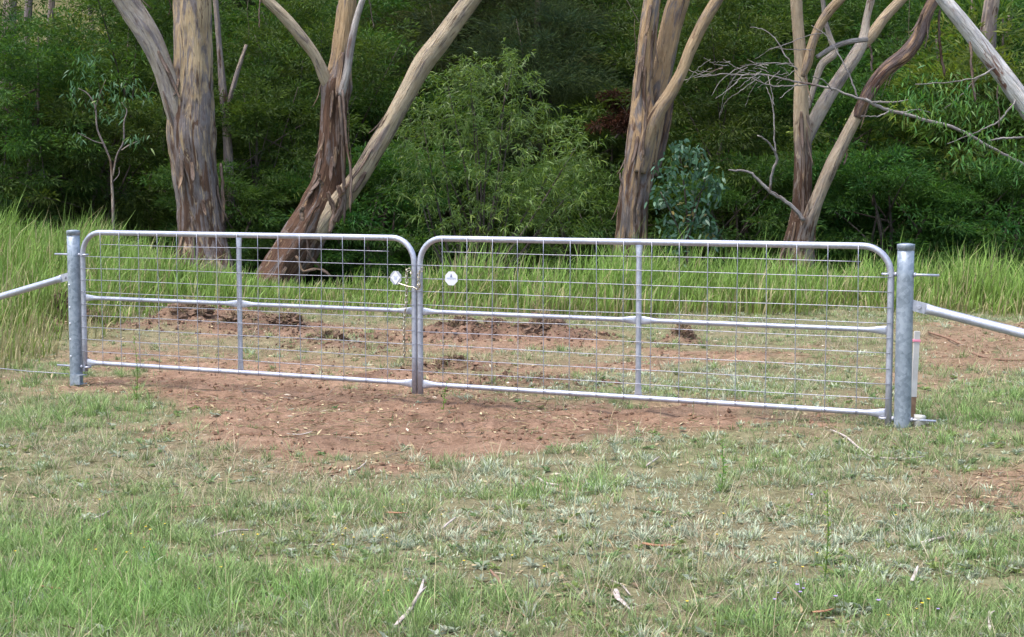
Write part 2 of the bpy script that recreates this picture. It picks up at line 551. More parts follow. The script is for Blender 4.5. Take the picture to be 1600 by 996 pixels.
M['bark_far'] = m_bark('bark_distant_gum', 0.45, 0.40, (0.30, 0.25, 0.235), (0.48, 0.38, 0.30))
M['dead'] = m_bark('bark_bleached_deadwood', 0.45, 0.25, (0.37, 0.335, 0.325), (0.48, 0.44, 0.41), (0.18, 0.12, 0.10), 0.0)
M['ribbon'] = m_bark('peeled_ribbon', 0.3, 0.5, (0.24, 0.18, 0.15), (0.40, 0.27, 0.17), (0.10, 0.055, 0.035), 0.3)
M['stem'] = m_bark('shrub_stem', 0.3, 0.5, (0.13, 0.11, 0.095), (0.22, 0.18, 0.14), (0.06, 0.042, 0.032), 0.1)
M['wattle'] = m_leaf('wattle_foliage', (0.041, 0.086, 0.0195), 0.18, 0.30, 0.6, 0.2, 0.03)
M['sheoak'] = m_leaf('sheoak_foliage', (0.038, 0.060, 0.027), 0.15, 0.2, 0.6, 0.2)
M['acacia'] = m_leaf('narrow_leaf_foliage', (0.088, 0.180, 0.040), 0.05, 0.34, 0.45, 0.35)
M['gumleaf'] = m_leaf('blue_green_gum_leaf', (0.046, 0.100, 0.048), 0.08, 0.25, 0.45, 0.4)
M['sapleaf'] = m_leaf('sapling_leaf', (0.066, 0.120, 0.052), 0.08, 0.3, 0.5, 0.3)
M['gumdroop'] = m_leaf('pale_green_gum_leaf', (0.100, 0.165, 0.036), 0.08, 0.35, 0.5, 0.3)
M['rusty'] = m_leaf('browned_foliage', (0.036, 0.021, 0.012), 0.05, 0.2, .7, .1)

# ------------------------------------------------------------------ ground
DIRT_A = polyw([(20, 592), (105, 572), (150, 545), (250, 505), (380, 498), (640, 508), (900, 522), (1120, 537), (1385, 556), (1402, 590), (1396, 640),
                (1330, 664), (1180, 682), (1000, 698), (860, 693), (760, 712), (640, 732), (520, 738), (420, 716), (350, 690), (280, 655), (170, 618), (80, 616)])
DIRT_B = polyw([(1425, 512), (1600, 500), (1760, 515), (1760, 605), (1600, 592), (1500, 590), (1432, 572)])
DIRT_C = polyw([(1440, 742), (1600, 728), (1740, 735), (1740, 800), (1600, 792), (1480, 786)])
CORE = polyw([(90, 592), (300, 588), (520, 606), (760, 630), (1000, 640), (1200, 652), (1290, 660), (1000, 690), (860, 686), (700, 708), (560, 716), (440, 690), (330, 650), (160, 608)])
# grassy places inside the scraped strip: px centre, radii in metres, strength
TUFTS = [(1060, 600, 1.5, 1.1, .95), (1180, 590, 1.2, 1.3, .9), (1290, 620, 0.9, 0.9, .75), (900, 560, 0.8, 0.9, .6), (760, 560, .7, .7, .5), (960, 600, .5, .7, .5), (470, 540, 1.2, 1.1, .55),
         (600, 560, .9, 1.0, .45), (330, 540, .9, 0.7, .5), (200, 530, .8, .8, .55), (160, 585, .5, .3, .8), (1340, 570, .6, .8, .6), (1090, 540, .8, .6, .9), (760, 585, .4, .3, .6),
         (560, 720, .5, .25, .4), (480, 676, .12, .1, .9), (1120, 680, .4, .2, .5), (720, 660, .15, .08, .5), (500, 640, .2, .1, .4)]
TUFTW = [(*G(a, b)[:2], c, d, e) for a, b, c, d, e in TUFTS]


def dirt(x, y):
    n = (fbm(x * 1.3, y * 1.3, 5, 4) - 0.5)
    n2 = (fbm(x * 5, y * 5, 9, 3) - 0.5)
    d = sstep(-0.38, 0.42, poly_sd(DIRT_A, x, y) + n * 1.7 + n2 * 0.8)
    d = np.maximum(d, 0.85 * sstep(-0.30, 0.35, poly_sd(DIRT_B, x, y) + n * 1.3 + n2 * 0.5))
    d = np.maximum(d, 0.85 * sstep(-0.22, 0.25, poly_sd(DIRT_C, x, y) + n * 0.8 + n2 * 0.35))
    for tx, ty, rx, ry, s in TUFTW:
        q = np.exp(-(((x - tx) / rx) ** 2 + ((y - ty) / ry) ** 2))
        d = d * (1 - s * sstep(0.25, 0.65, q + n2 * 0.75))
    return d


BANKS = [(275, 508, .35, .18, .12), (335, 515, .5, .2, .12), (400, 505, .4, .2, .10), (425, 525, .3, .15, .08), (480, 528, .35, .18, .11), (540, 548, .4, .18, .09), (580, 530, .3, .15, .06), (690, 528, .3, .15, .10), (735, 530, .4, .15, .10), (800, 527, .4, .15, .09),
         (880, 532, .35, .16, .10), (920, 530, .3, .13, .07), (730, 582, .3, .15, .08), (660, 585, .3, .15, .06), (840, 600, .4, .15, .06), (220, 515, .4, .2, .07), (600, 590, .5, .15, .05), (430, 570, .5, .15, .05), (1180, 560, .4, .15, .04), (940, 575, .4, .15, .05), (1220, 640, .4, .12, .04),
         (300, 505, .55, .22, .13), (360, 500, .4, .2, .10), (450, 512, .45, .25, .09), (505, 540, .35, .2, .10), (715, 525, .45, .22, .10), (755, 522, .3, .18, .08), (850, 528, .35, .2, .12),
         (700, 575, .35, .2, .08), (800, 604, .6, .2, .07), (1065, 538, .25, .18, .10), (95, 505, .35, .3, .10), (740, 665, .9, .10, .04), (900, 655, .6, .09, .04), (560, 690, .8, .10, .04), (470, 655, .5, .10, .035),
         (1010, 640, .5, .09, .03), (640, 650, .6, .09, .035), (1150, 655, .4, .09, .03)]
BANKW = [(*G(a, b)[:2], c, d, e) for a, b, c, d, e in BANKS]


def H(x, y, d=None):
    x = np.asarray(x, float); y = np.asarray(y, float)
    z = Hm(x, y)
    if d is None:
        d = dirt(x, y)
    z = z + 0.05 * (fbm(x * 0.7, y * 0.7, 41, 3) - 0.5) * sstep(3, 6, y)
    z = z + (1 - d) * 0.035 * (fbm(x * 3, y * 3, 43, 3) - 0.5)
    rid = 1 - np.abs(2 * fbm(x * 1.6 + 2 * y, y * 3.4, 47, 4) - 1)
    z = z + d * (0.075 * (rid - 0.7) + 0.065 * (fbm(x * 5, y * 8, 53, 4) - 0.5) - 0.012)
    lump = .5 * fbm(x * 5, y * 6, 59, 3) + .5 * fbm(x * 14, y * 16, 60, 3)
    for bx_, by_, rx, ry, h in BANKW:
        q = np.exp(-(((x - bx_) / rx) ** 2 + ((y - by_) / ry) ** 2))
        z = z + h * q * (-.35 + 2.5 * lump) * .75
    return z


def axis(parts):
    a = []
    for lo, hi, st in parts:
        a.append(np.arange(lo, hi, st))
    return np.concatenate(a)


gx = axis([(-620, -60, 40), (-60, -16, 4), (-16, -7, 0.3), (-7, 6, 0.045), (6, 16, 0.3), (16, 60, 4), (60, 640, 40)])
gy = axis([(-600, -40, 40), (-40, 0, 5), (0, 4.5, 0.3), (4.5, 15.5, 0.04), (15.5, 21, 0.055), (21, 24, .12), (24, 34, 0.5), (34, 70, 2.5), (70, 200, 10), (200, 800, 50)])
XX, YY = np.meshgrid(gx, gy)
DD = dirt(XX.ravel(), YY.ravel())
ZZ = H(XX.ravel(), YY.ravel(), DD)
xr, yr = XX.ravel(), YY.ravel()
nx_, ny_ = len(gx), len(gy)
ii = np.arange(ny_ - 1)[:, None] * nx_ + np.arange(nx_ - 1)[None, :]
GF = np.stack([ii, ii + 1, ii + nx_ + 1, ii + nx_], -1).reshape(-1, 4)
core = sstep(-0.25, 0.2, poly_sd(CORE, xr, yr) + (fbm(xr * 2, yr * 2, 77, 3) - 0.5) * 0.8)
nA = fbm(xr * 0.9, yr * 0.9, 61, 4)[:, None]; nB = fbm(xr * 4, yr * 4, 67, 3)[:, None]
c_dirt = np.array([0.215, 0.138, 0.090]) * (0.8 + 0.4 * nA)
c_core = np.array([0.192, 0.119, 0.078]) * (0.75 + 0.5 * nB)
c_mix = c_dirt * (1 - core[:, None]) + c_core * core[:, None]
c_grass = np.array([0.180, 0.150, 0.090]) * (0.7 + 0.6 * nB) * (1 - nA) + np.array([0.135, 0.135, 0.065]) * nA
bankm = np.zeros(len(xr))
for bx_, by_, rx, ry, h in BANKW:
    bankm = np.maximum(bankm, min(h / .1, 1) * np.exp(-(((xr - bx_) / rx / 1.1) ** 2 + ((yr - by_) / ry / 1.1) ** 2)))
bankm = sstep(.18, .55, bankm * (.4 + 1.2 * fbm(xr * 5, yr * 5, 91, 3)))[:, None]
c_mix = c_mix * (1 - bankm) + np.array([.155, .096, .066]) * (.7 + .6 * nB) * bankm      # fresh dark subsoil thrown up in the banks
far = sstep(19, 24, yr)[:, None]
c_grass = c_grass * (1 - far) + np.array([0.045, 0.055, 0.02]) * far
hill = sstep(46, 60, yr)[:, None]
c_grass = c_grass * (1 - hill) + (np.array([0.09, 0.10, 0.04]) * nA + np.array([0.13, 0.105, 0.06]) * (1 - nA)) * hill
dm_ = np.maximum(DD[:, None], bankm * .9)
gcol = c_grass * (1 - dm_) + c_mix * dm_
ground = obj('ground', mesh_np('ground', np.stack([xr, yr, ZZ], -1), GF, M['ground'], gcol, None, True))
kind(ground, 'structure')


# ------------------------------------------------------------------ the double gate, posts and braces
GL_, GR_ = P(133, 567, 13.34), P(1388, 648, 10.32)
ga, gb = GL_[:2], GR_[:2]
gdir = (gb - ga) / np.linalg.norm(gb - ga)
gnor = np.array([gdir[1], -gdir[0]])           # towards the camera
GLEN = float(np.linalg.norm(gb - ga))
ZB, ZT = 0.223, 1.303
u3 = np.array([gdir[0], gdir[1], 0.0]); n3 = np.array([gnor[0], gnor[1], 0.0]); k3 = np.array([0, 0, 1.0])


def Q(s, z, d=0.0):
    """point on the gate plane: s along, z up, d towards the camera"""
    return np.array([ga[0], ga[1], 0.0]) + u3 * s + k3 * z + n3 * d


def disc(acc, c, r, nrm, thick, nseg=8, rot=0.0, col=(1, 1, 1), sx=1.0):
    c = np.asarray(c, float); nrm = np.asarray(nrm, float)
    a = np.cross(k3, nrm); a /= np.linalg.norm(a) + 1e-9
    b = np.cross(nrm, a)
    th = np.arange(nseg) * 2 * np.pi / nseg + rot
    ring = c + r * (np.cos(th)[:, None] * a * sx + np.sin(th)[:, None] * b)
    V = np.vstack([ring - nrm * thick / 2, ring + nrm * thick / 2, [c - nrm * thick / 2], [c + nrm * thick / 2]])
    j = np.arange(nseg); j2 = (j + 1) % nseg
    F = np.concatenate([np.stack([j, j2, j2 + nseg], -1), np.stack([j, j2 + nseg, j + nseg], -1),
                        np.stack([j2, j, np.full(nseg, 2 * nseg)], -1), np.stack([j + nseg, j2 + nseg, np.full(nseg, 2 * nseg + 1)], -1)])
    return acc.add(V, F, None, col)


SPLIT = (652.5 - 133) / (1388 - 133)
_t = P(652.5, 612, 11.90)
S_MID = float(np.dot(_t[:2] - ga, gdir))
R_TOP, R_RAIL = 0.0215, 0.0165


def flat_rail(acc, s0, s1, z, r):
    """pipe with both ends pressed flat where they meet the uprights"""
    L = s1 - s0
    ss = np.array([0, .02, .05, .09, .13, L * .35, L * .65, L - .13, L - .09, L - .05, L - .02, L])
    wide = np.array([1.75, 1.7, 1.5, 1.2, 1.0, 1, 1, 1.0, 1.2, 1.5, 1.7, 1.75])
    thin = np.array([.35, .42, .62, .85, 1, 1, 1, 1, .85, .62, .42, .35])
    path = np.array([Q(s0 + a, z) for a in ss])
    acc.tube(path, r * thin, r * wide, nseg=16, up=k3)
    return acc


def gate_leaf(s0, s1, label, n_vert, inset):
    root = thing('gate_leaf', label, 'gate', Q((s0 + s1) / 2, 0), 'leaves of the double gate')
    rc = 0.185
    # bent outer pipe: stile, corner, top rail, corner, stile
    pts = [(s0, ZB - 0.075), (s0, ZB + 0.2), (s0, ZT - rc - .3), (s0, ZT - rc)]
    for a in np.linspace(0, np.pi / 2, 9)[1:]:
        pts.append((s0 + rc - rc * math.cos(a), ZT - rc + rc * math.sin(a)))
    pts += [(s0 + (s1 - s0) * f, ZT) for f in (.25, .5, .75)]
    for a in np.linspace(np.pi / 2, 0, 9):
        pts.append((s1 - rc + rc * math.cos(a), ZT - rc + rc * math.sin(a)))
    pts += [(s1, ZT - rc - .3), (s1, ZB + 0.2), (s1, ZB - 0.075)]
    acc = Acc(); acc.tube(np.array([Q(a, b) for a, b in pts]), R_TOP, nseg=18, up=n3)
    part('frame_pipe', acc, M['steel'], root)
    part('bottom_rail', flat_rail(Acc(), s0 + R_TOP * .6, s1 - R_TOP * .6, ZB, 0.0185), M['steel'], root)
    sm = (s0 + s1) / 2; zm = (ZB + ZT) / 2
    part('middle_rail', flat_rail(Acc(), s0 + R_TOP * .6, sm - R_TOP * .6, zm, R_RAIL), M['steel'], root)
    part('middle_rail', flat_rail(Acc(), sm + R_TOP * .6, s1 - R_TOP * .6, zm, R_RAIL), M['steel'], root)
    Lz = ZT - ZB
    zz = np.array([0, .03, .07, .12, Lz * .5, Lz - .12, Lz - .07, Lz - .03, Lz])
    wid = np.array([1.5, 1.4, 1.2, 1, 1, 1, 1.2, 1.4, 1.5]); thn = np.array([.4, .5, .75, 1, 1, 1, .75, .5, .4])
    acc = Acc(); acc.tube(np.array([Q(sm, ZB + a) for a in zz]), 0.0195 * wid, 0.0195 * thn, nseg=16, up=n3)
    part('stay', acc, M['steel'], root)
    # woven mesh on the camera side
    dz = (ZT - ZB) / 11; rw = 0.0026
    for k in range(1, 11):
        z = ZT - dz * k
        a, b = (s0 - .012, s1 + .012) if k > 1 else (s0 + inset - .012, s1 - inset + .012)
        acc = Acc()
        n = 24
        ss = np.linspace(a, b, n)
        sag = 0.0025 * np.sin(np.linspace(0, 9, n) + k * 1.7)
        acc.tube(np.array([Q(s, z + g, R_TOP + rw * .6) for s, g in zip(ss, sag)]), rw, nseg=6, up=k3)
        part('wire', acc, M['wire'], root)
    for i in range(n_vert):
        s = s0 + inset + (s1 - s0 - 2 * inset) * i / (n_vert - 1)
        acc = Acc()
        acc.tube(np.array([Q(s + 0.003 * math.sin(i * 2.1 + f * 4), ZB - 0.02 + (ZT - ZB + .03) * f, R_TOP + rw * 2.4) for f in np.linspace(0, 1, 12)]), rw, nseg=6, up=n3)
        part('wire', acc, M['wire'], root)
    return root


leafL = gate_leaf(0.0, S_MID - R_TOP - 0.003, 'left leaf of the steel mesh double gate, hung on the post at the left', 15, 0.215)
leafR = gate_leaf(S_MID + R_TOP + 0.004, GLEN, 'right leaf of the steel mesh double gate, hung on the thicker looking right post', 16, 0.205)


def gate_s(px, py):
    """where the sight line through (px,py) meets the gate plane"""
    d = P(px, py, 1.0) - np.array([0, 0, CAM_Z])
    o = np.array([ga[0], ga[1], 0.0]) - np.array([0, 0, CAM_Z])
    t = np.dot(o, n3) / np.dot(d, n3)
    p = d * t + np.array([0, 0, CAM_Z])
    return float(np.dot(p[:2] - ga, gdir)), float(p[2])


# the two small plates
s, z = gate_s(622, 434)
c = Q(s, z, R_TOP + .010)
acc = Acc(); disc(acc, c, 0.0535, n3, 0.003, 8, np.pi / 8, sx=.95)
plate = part('plate', acc, M['plate_grey'], leafL, False); plate['label'] = 'silver diamond plate with a white diamond face'
acc = Acc(); disc(acc, c + n3 * .0035, 0.050, n3, 0.002, 4, 0.0, sx=.80)
f = part('plate_face', acc, M['plate'], plate, False); pass
acc = Acc()
for a, b, w, h in ((-.008, -.002, .0022, .011), (.001, .004, .007, .0022), (.001, -.010, .007, .0022), (.008, -.004, .0022, .008), (-.001, -.003, .005, .0018), (-.012, .012, .008, .0015), (.011, .012, .008, .0015)):
    acc.box(c + n3 * .0052 + u3 * a + k3 * b, u3 * w, k3 * h, n3 * .0005)
part('plate_print', acc, M['ink_pale'], plate, False)
s, z = gate_s(708.5, 435)
c = Q(s, z, R_TOP + .010)
acc = Acc(); disc(acc, c, 0.0545, n3, 0.003, 8, np.pi / 8)
plate = part('plate', acc, M['plate'], leafR, False); plate['label'] = 'white octagonal plate with a small dark triangle'
acc = Acc()
a0 = c + n3 * .0025
V = np.array([a0 + k3 * .036, a0 + u3 * -.009 + k3 * .010, a0 + u3 * .009 + k3 * .010]); V = np.vstack([V, V + n3 * .001])
acc.add(V, [(3, 4, 5), (0, 2, 1), (0, 1, 4), (0, 4, 3), (1, 2, 5), (1, 5, 4), (2, 0, 3), (2, 3, 5)])
part('plate_mark', acc, M['ink'], plate, False).location = (0, 0, 0)
acc = Acc()
for i in range(11):
    acc.box(a0 + u3 * (-.034 + .0068 * i) + k3 * (.0005 + .0016 * (i % 3 == 0)), u3 * .0022, k3 * (.0035 + .0018 * ((i * 5) % 3)), n3 * .0006)
part('plate_print', acc, M['ink_pale'], plate, False).location = (0, 0, 0)


# posts
def gate_post(pos, top_px, holes, side, label):
    x, y = float(pos[0]), float(pos[1])
    zt = P(800, top_px, y)[2]; zb = float(H(np.array([x]), np.array([y]))[0])
    r = 0.053
    root = thing('gate_post', label, 'post', (x, y, zb), 'posts of the double gate')
    acc = Acc(); acc.tube(np.array([(x, y, z) for z in np.linspace(zb - .25, zt - .018, 8)]), r, nseg=28, up=n3)
    part('pipe', acc, M['post'], root)
    acc = Acc()
    acc.tube(np.array([(x, y, zt - .040), (x, y, zt - .008), (x, y, zt - .004), (x, y, zt - .001), (x, y, zt + .003)]), np.array([r + .0035, r + .0035, r + .003, r * .80, r * .35]), nseg=28, up=n3)
    part('cap', acc, M['post'], root)
    c0 = np.array([x, y, 0.0])
    for zh in holes:  # white discs painted for light showing through the bolt holes
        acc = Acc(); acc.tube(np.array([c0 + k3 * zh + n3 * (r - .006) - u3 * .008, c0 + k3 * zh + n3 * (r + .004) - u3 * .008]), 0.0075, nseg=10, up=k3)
        part('lit_hole', acc, M['plate'], root)
    zs = (1.118, 0.185) if side < 0 else (1.125, 0.16)
    for q, zh in enumerate(zs):
        if side > 0 and q == 1:
            zh = zb + 0.05
        acc = Acc()
        out = 0.16 if side > 0 else 0.15
        acc.tube(np.array([c0 + k3 * zh + u3 * side * (r + out), c0 + k3 * zh - u3 * side * (r + .045)]), 0.008, nseg=10, up=k3)
        g = part('gudgeon_rod', acc, M['steel'], root)
        for e in (r + .006, -r - .008):
            acc = Acc()
            acc.tube(np.array([c0 + k3 * zh + u3 * side * (e - .007), c0 + k3 * zh + u3 * side * (e + .007)]), 0.016, nseg=6, up=k3)
            nut = part('nut', acc, M['steel'], g); nut.location = (0, 0, 0)
        acc = Acc()
        th = np.linspace(0, 2 * np.pi, 15)
        cc = c0 + k3 * zh - u3 * side * (r + .045 + .026)
        acc.tube(np.array([cc + u3 * .024 * math.cos(t) + n3 * .024 * math.sin(t) for t in th]), 0.0075, nseg=8, up=k3, cap=False)
        eye = part('eye', acc, M['steel'], g); eye.location = (0, 0, 0)
    return root, c0, zb, zt


sL = -(0.0215 + 0.053 + 0.022)
pL = Q(sL, 0); pR = Q(GLEN + 0.0215 + 0.053 + 0.017, 0)
YL, YR = float(pL[1]), float(pR[1])
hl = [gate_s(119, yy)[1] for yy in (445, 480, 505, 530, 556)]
postL, cL, zbL, ztL = gate_post(pL, 360, hl, -1, 'left galvanised gate post with a column of bolt holes, the light through them painted white')
postR, cR, zbR, ztR = gate_post(pR, 381, [], 1, 'right galvanised gate post beside the white stake')
# open steel channel at the foot of the left post
acc = Acc()
cc = cL + n3 * .030 + u3 * .050 + k3 * (zbL + .055)
for off, hu, hv in ((k3 * .036, u3 * .052, n3 * .045), (-k3 * .036, u3 * .052, n3 * .045)):
    acc.box(cc + off, hu, hv, k3 * .0035)
acc.box(cc + n3 * .0455, u3 * .052, n3 * .0035, k3 * .0395)
part('foot_bracket', acc, M['post'], postL, False)

# diagonal braces
def brace(p0, p1, r, label, near_flat):
    root = thing('brace_pipe', label, 'brace', p1, 'diagonal braces of the gate posts')
    d = (p1 - p0) / np.linalg.norm(p1 - p0)
    acc = Acc()
    L = np.linalg.norm(p1 - p0)
    ss = np.array([0.085, .10, .14, L * .3, L * .6, L])
    acc.tube(np.array([p0 + d * s for s in ss]), r * np.array([.55, .85, 1, 1, 1, 1]), r * np.array([1.15, 1.1, 1, 1, 1, 1]), nseg=18, up=k3)
    part('pipe', acc, M['steel'], root)
    acc = Acc()
    up = np.cross(n3, d)
    acc.box(p0 + d * .045, d * .055, up * r * 1.15, n3 * .006)
    lug = part('lug', acc, M['steel'], root, False)
    acc = Acc(); acc.tube(np.array([p0 + d * .045 + n3 * .002, p0 + d * .045 + n3 * .018]), .013, nseg=6, up=k3)
    part('bolt', acc, M['steel'], lug, False).location = (0, 0, 0)
    return root


p0 = cR + u3 * .050 + k3 * (P(1424, 477, YR)[2])
slopeR = None
# right brace: carries on along the fence line, passing photo point (1600, 522)
sR, zR = gate_s(1600, 522)
pm = Q(sR, zR); dd = (pm - p0) / np.linalg.norm(pm - p0)
tend = (p0[2] - (0.13)) / -dd[2]
brace(p0, p0 + dd * tend, 0.030, 'fat steel brace pipe running down to the right from the right post', True)
p0 = cL - u3 * .050 + k3 * (P(108, 432, YL)[2])
sR, zR = gate_s(0, 464)
pm = Q(sR, zR); dd = (pm - p0) / np.linalg.norm(pm - p0)
tend = (p0[2] - 0.06) / -dd[2]
brace(p0, p0 + dd * tend, 0.028, 'steel brace pipe sloping down to the left from the left post', True)
# low fence wire at the left
s0_, z0_ = gate_s(0, 574); s1_, z1_ = gate_s(112, 583)
acc = Acc(); sl = (z0_ - z1_) / (s0_ - s1_)
acc.tube(np.array([Q(s0_ - 1.2, z0_ - 1.2 * sl, .06), Q(s0_, z0_, .06), Q((s0_ + s1_) / 2, (z0_ + z1_) / 2 - .006, .06), Q(s1_ + .02, z1_, .06)]), .0032, nseg=6, up=k3)
fw = obj('fence_wire', acc.mesh('fence_wire', M['wire']))
tag(fw, 'single low strand of fence wire tied to the left post', 'wire')

# chain hanging by the meeting stiles
def link_mesh():
    acc = Acc()
    pts = []
    for t in np.linspace(0, 2 * np.pi, 15)[:-1]:
        pts.append((0.0085 * math.cos(t), 0, 0.0085 * math.sin(t) + (0.0075 if math.sin(t) > 0 else -0.0075)))
    pts = np.array(pts + [pts[0]])
    acc.tube(pts, .0036, nseg=6, up=(0, 1, 0), cap=False)
    return acc.mesh('link', M['chain'])


LM = link_mesh()
sA, zA = gate_s(639, 424); sB, zB_ = gate_s(635, 556)
chain = thing('gate_chain', 'slack chain hanging beside the stiles where the two gate leaves meet', 'chain', Q(sA, zB_, .03))
path = [(sA + .045, zA - .01, .045), (sA + .02, zA + .012, .042), (sA, zA, .036)]
nlk = 27
for i in range(1, nlk):
    f = i / (nlk - 1)
    path.append((sA + (sB - sA) * f + .006 * math.sin(f * 7), zA + (zB_ - zA) * f, .036))
sC, zC = gate_s(660, 423)
loop = [(sC + .02, zC + .01, .04), (sC + .005, zC - .012, .05), (sC - .003, zC - .035, .05), (sC - .004, zC - .06, .05), (sC - .002, zC - .085, .05), (sC + .005, zC - .11, .045), (sC - .012, zC - .125, .05)]
for i, (a, b, c_) in enumerate(path + loop):
    o = bpy.data.objects.new('link', LM); COL.objects.link(o); o.parent = chain
    o.location = tuple(Q(a, b, c_) - np.array(chain.location))
    az = math.atan2(u3[1], u3[0])
    o.rotation_euler = (0.12 * math.sin(i * 3.3), 0.25 * math.sin(i * 2.2) + (0.9 if i < 2 else 0), az + (0.25 if i % 2 else 1.75))
acc = Acc()
hk = [gate_s(*q) for q in ((627, 442), (636, 445), (645, 447.5), (653, 449), (658, 452), (660, 447), (657, 444))]
acc.tube(crom(np.array([Q(a, b, .052) for a, b in hk]), 24), .0045, nseg=7, up=n3)
part('hook', acc, M['chain'], chain)

# stake, tape and cap by the right post
pb = G(1422, 662); YS = YR + .28
b0 = P(1425, 650, YS); b0[2] = float(H(b0[0:1], b0[1:2])[0]) - .05
t0 = P(1433, 518, YS)
ax = (t0 - b0); L = np.linalg.norm(ax); ax /= L
sd = np.cross(ax, (0, 1, 0)); sd /= np.linalg.norm(sd); fd = np.cross(sd, ax)
root = thing('survey_stake', 'white topped timber stake with a pink tape behind the right post', 'stake', b0)
acc = Acc(); acc.box(b0 + ax * L * .16, ax * L * .16, sd * .016, fd * .012); part('bare_end', acc, M['raw_wood'], root, False)
acc = Acc(); acc.box(b0 + ax * L * .66, ax * L * .34, sd * .0175, fd * .0135); part('painted_end', acc, M['white_wood'], root, False)
acc = Acc()
ct = b0 + ax * L * .905
q = [sd * .021 + fd * .017, -sd * .021 + fd * .017, -sd * .021 - fd * .017, sd * .021 - fd * .017]
acc.tube(np.array([ct + v for v in q + q[:1]]), .002, .009, nseg=6, up=ax, cap=False)
acc.box(ct + sd * .034 - ax * .004 + fd * .012, sd * .014, ax * .007, fd * .002)
part('tape', acc, M['pink'], root, False)
pc = P(1437, 657, YR - .02); zc = float(H(pc[0:1], pc[1:2])[0])
acc = Acc()
pp = [(pc[0], pc[1], zc - .03), (pc[0], pc[1], zc + .055), (pc[0] + .003, pc[1], zc + .068), (pc[0] + .003, pc[1], zc + .070), (pc[0] + .002, pc[1], zc + .04)]
acc.tube(np.array(pp), np.array([.036, .038, .040, .032, .028]), nseg=20, up=(0, 1, 0))
o = obj('plastic_cap', acc.mesh('plastic_cap', M['concrete']))
tag(o, 'short off white plastic cap on the grass at the foot of the right post', 'cap')

# ------------------------------------------------------------------ foliage builders
def unit(v):
    return v / (np.linalg.norm(v, axis=-1, keepdims=True) + 1e-12)


def rand_dirs(n, r):
    return unit(r.normal(size=(n, 3)))


def leaves4(Pp, D, N, L, W, droop=0.15):
    """rhombic leaflets: 4 verts, 2 tris each"""
    S = unit(np.cross(D, N))
    L = np.broadcast_to(L, (len(Pp),))[:, None]; W = np.broadcast_to(W, (len(Pp),))[:, None]
    N = np.cross(S, D)
    a = Pp; c = Pp + D * L - k3 * L * droop
    m = Pp + D * L * 0.45 + N * L * 0.04
    V = np.stack([a, m + S * W * .5, c, m - S * W * .5], 1).reshape(-1, 3)
    b = np.arange(len(Pp))[:, None] * 4
    F = np.concatenate([b + np.array([[0, 1, 2]]), b + np.array([[0, 2, 3]])])
    return V, F


def leaves6(Pp, D, N, L, W, bend=0.3):
    """long curved leaves: 6 verts, 4 tris each"""
    S = unit(np.cross(D, N))
    L = np.broadcast_to(L, (len(Pp),))[:, None]; W = np.broadcast_to(W, (len(Pp),))[:, None]
    m1 = Pp + D * L * .30 - k3 * L * bend * .06
    m2 = Pp + D * L * .66 - k3 * L * bend * .36
    t = Pp + D * L * .97 - k3 * L * bend * 0.95
    V = np.stack([Pp, m1 + S * W * .5, m1 - S * W * .5, m2 + S * W * .42, m2 - S * W * .42, t], 1).reshape(-1, 3)
    b = np.arange(len(Pp))[:, None] * 6
    F = np.concatenate([b + np.array([[q]]).reshape(1, 3) for q in ((0, 1, 2), (1, 3, 4), (1, 4, 2), (3, 5, 4))])
    return V, F


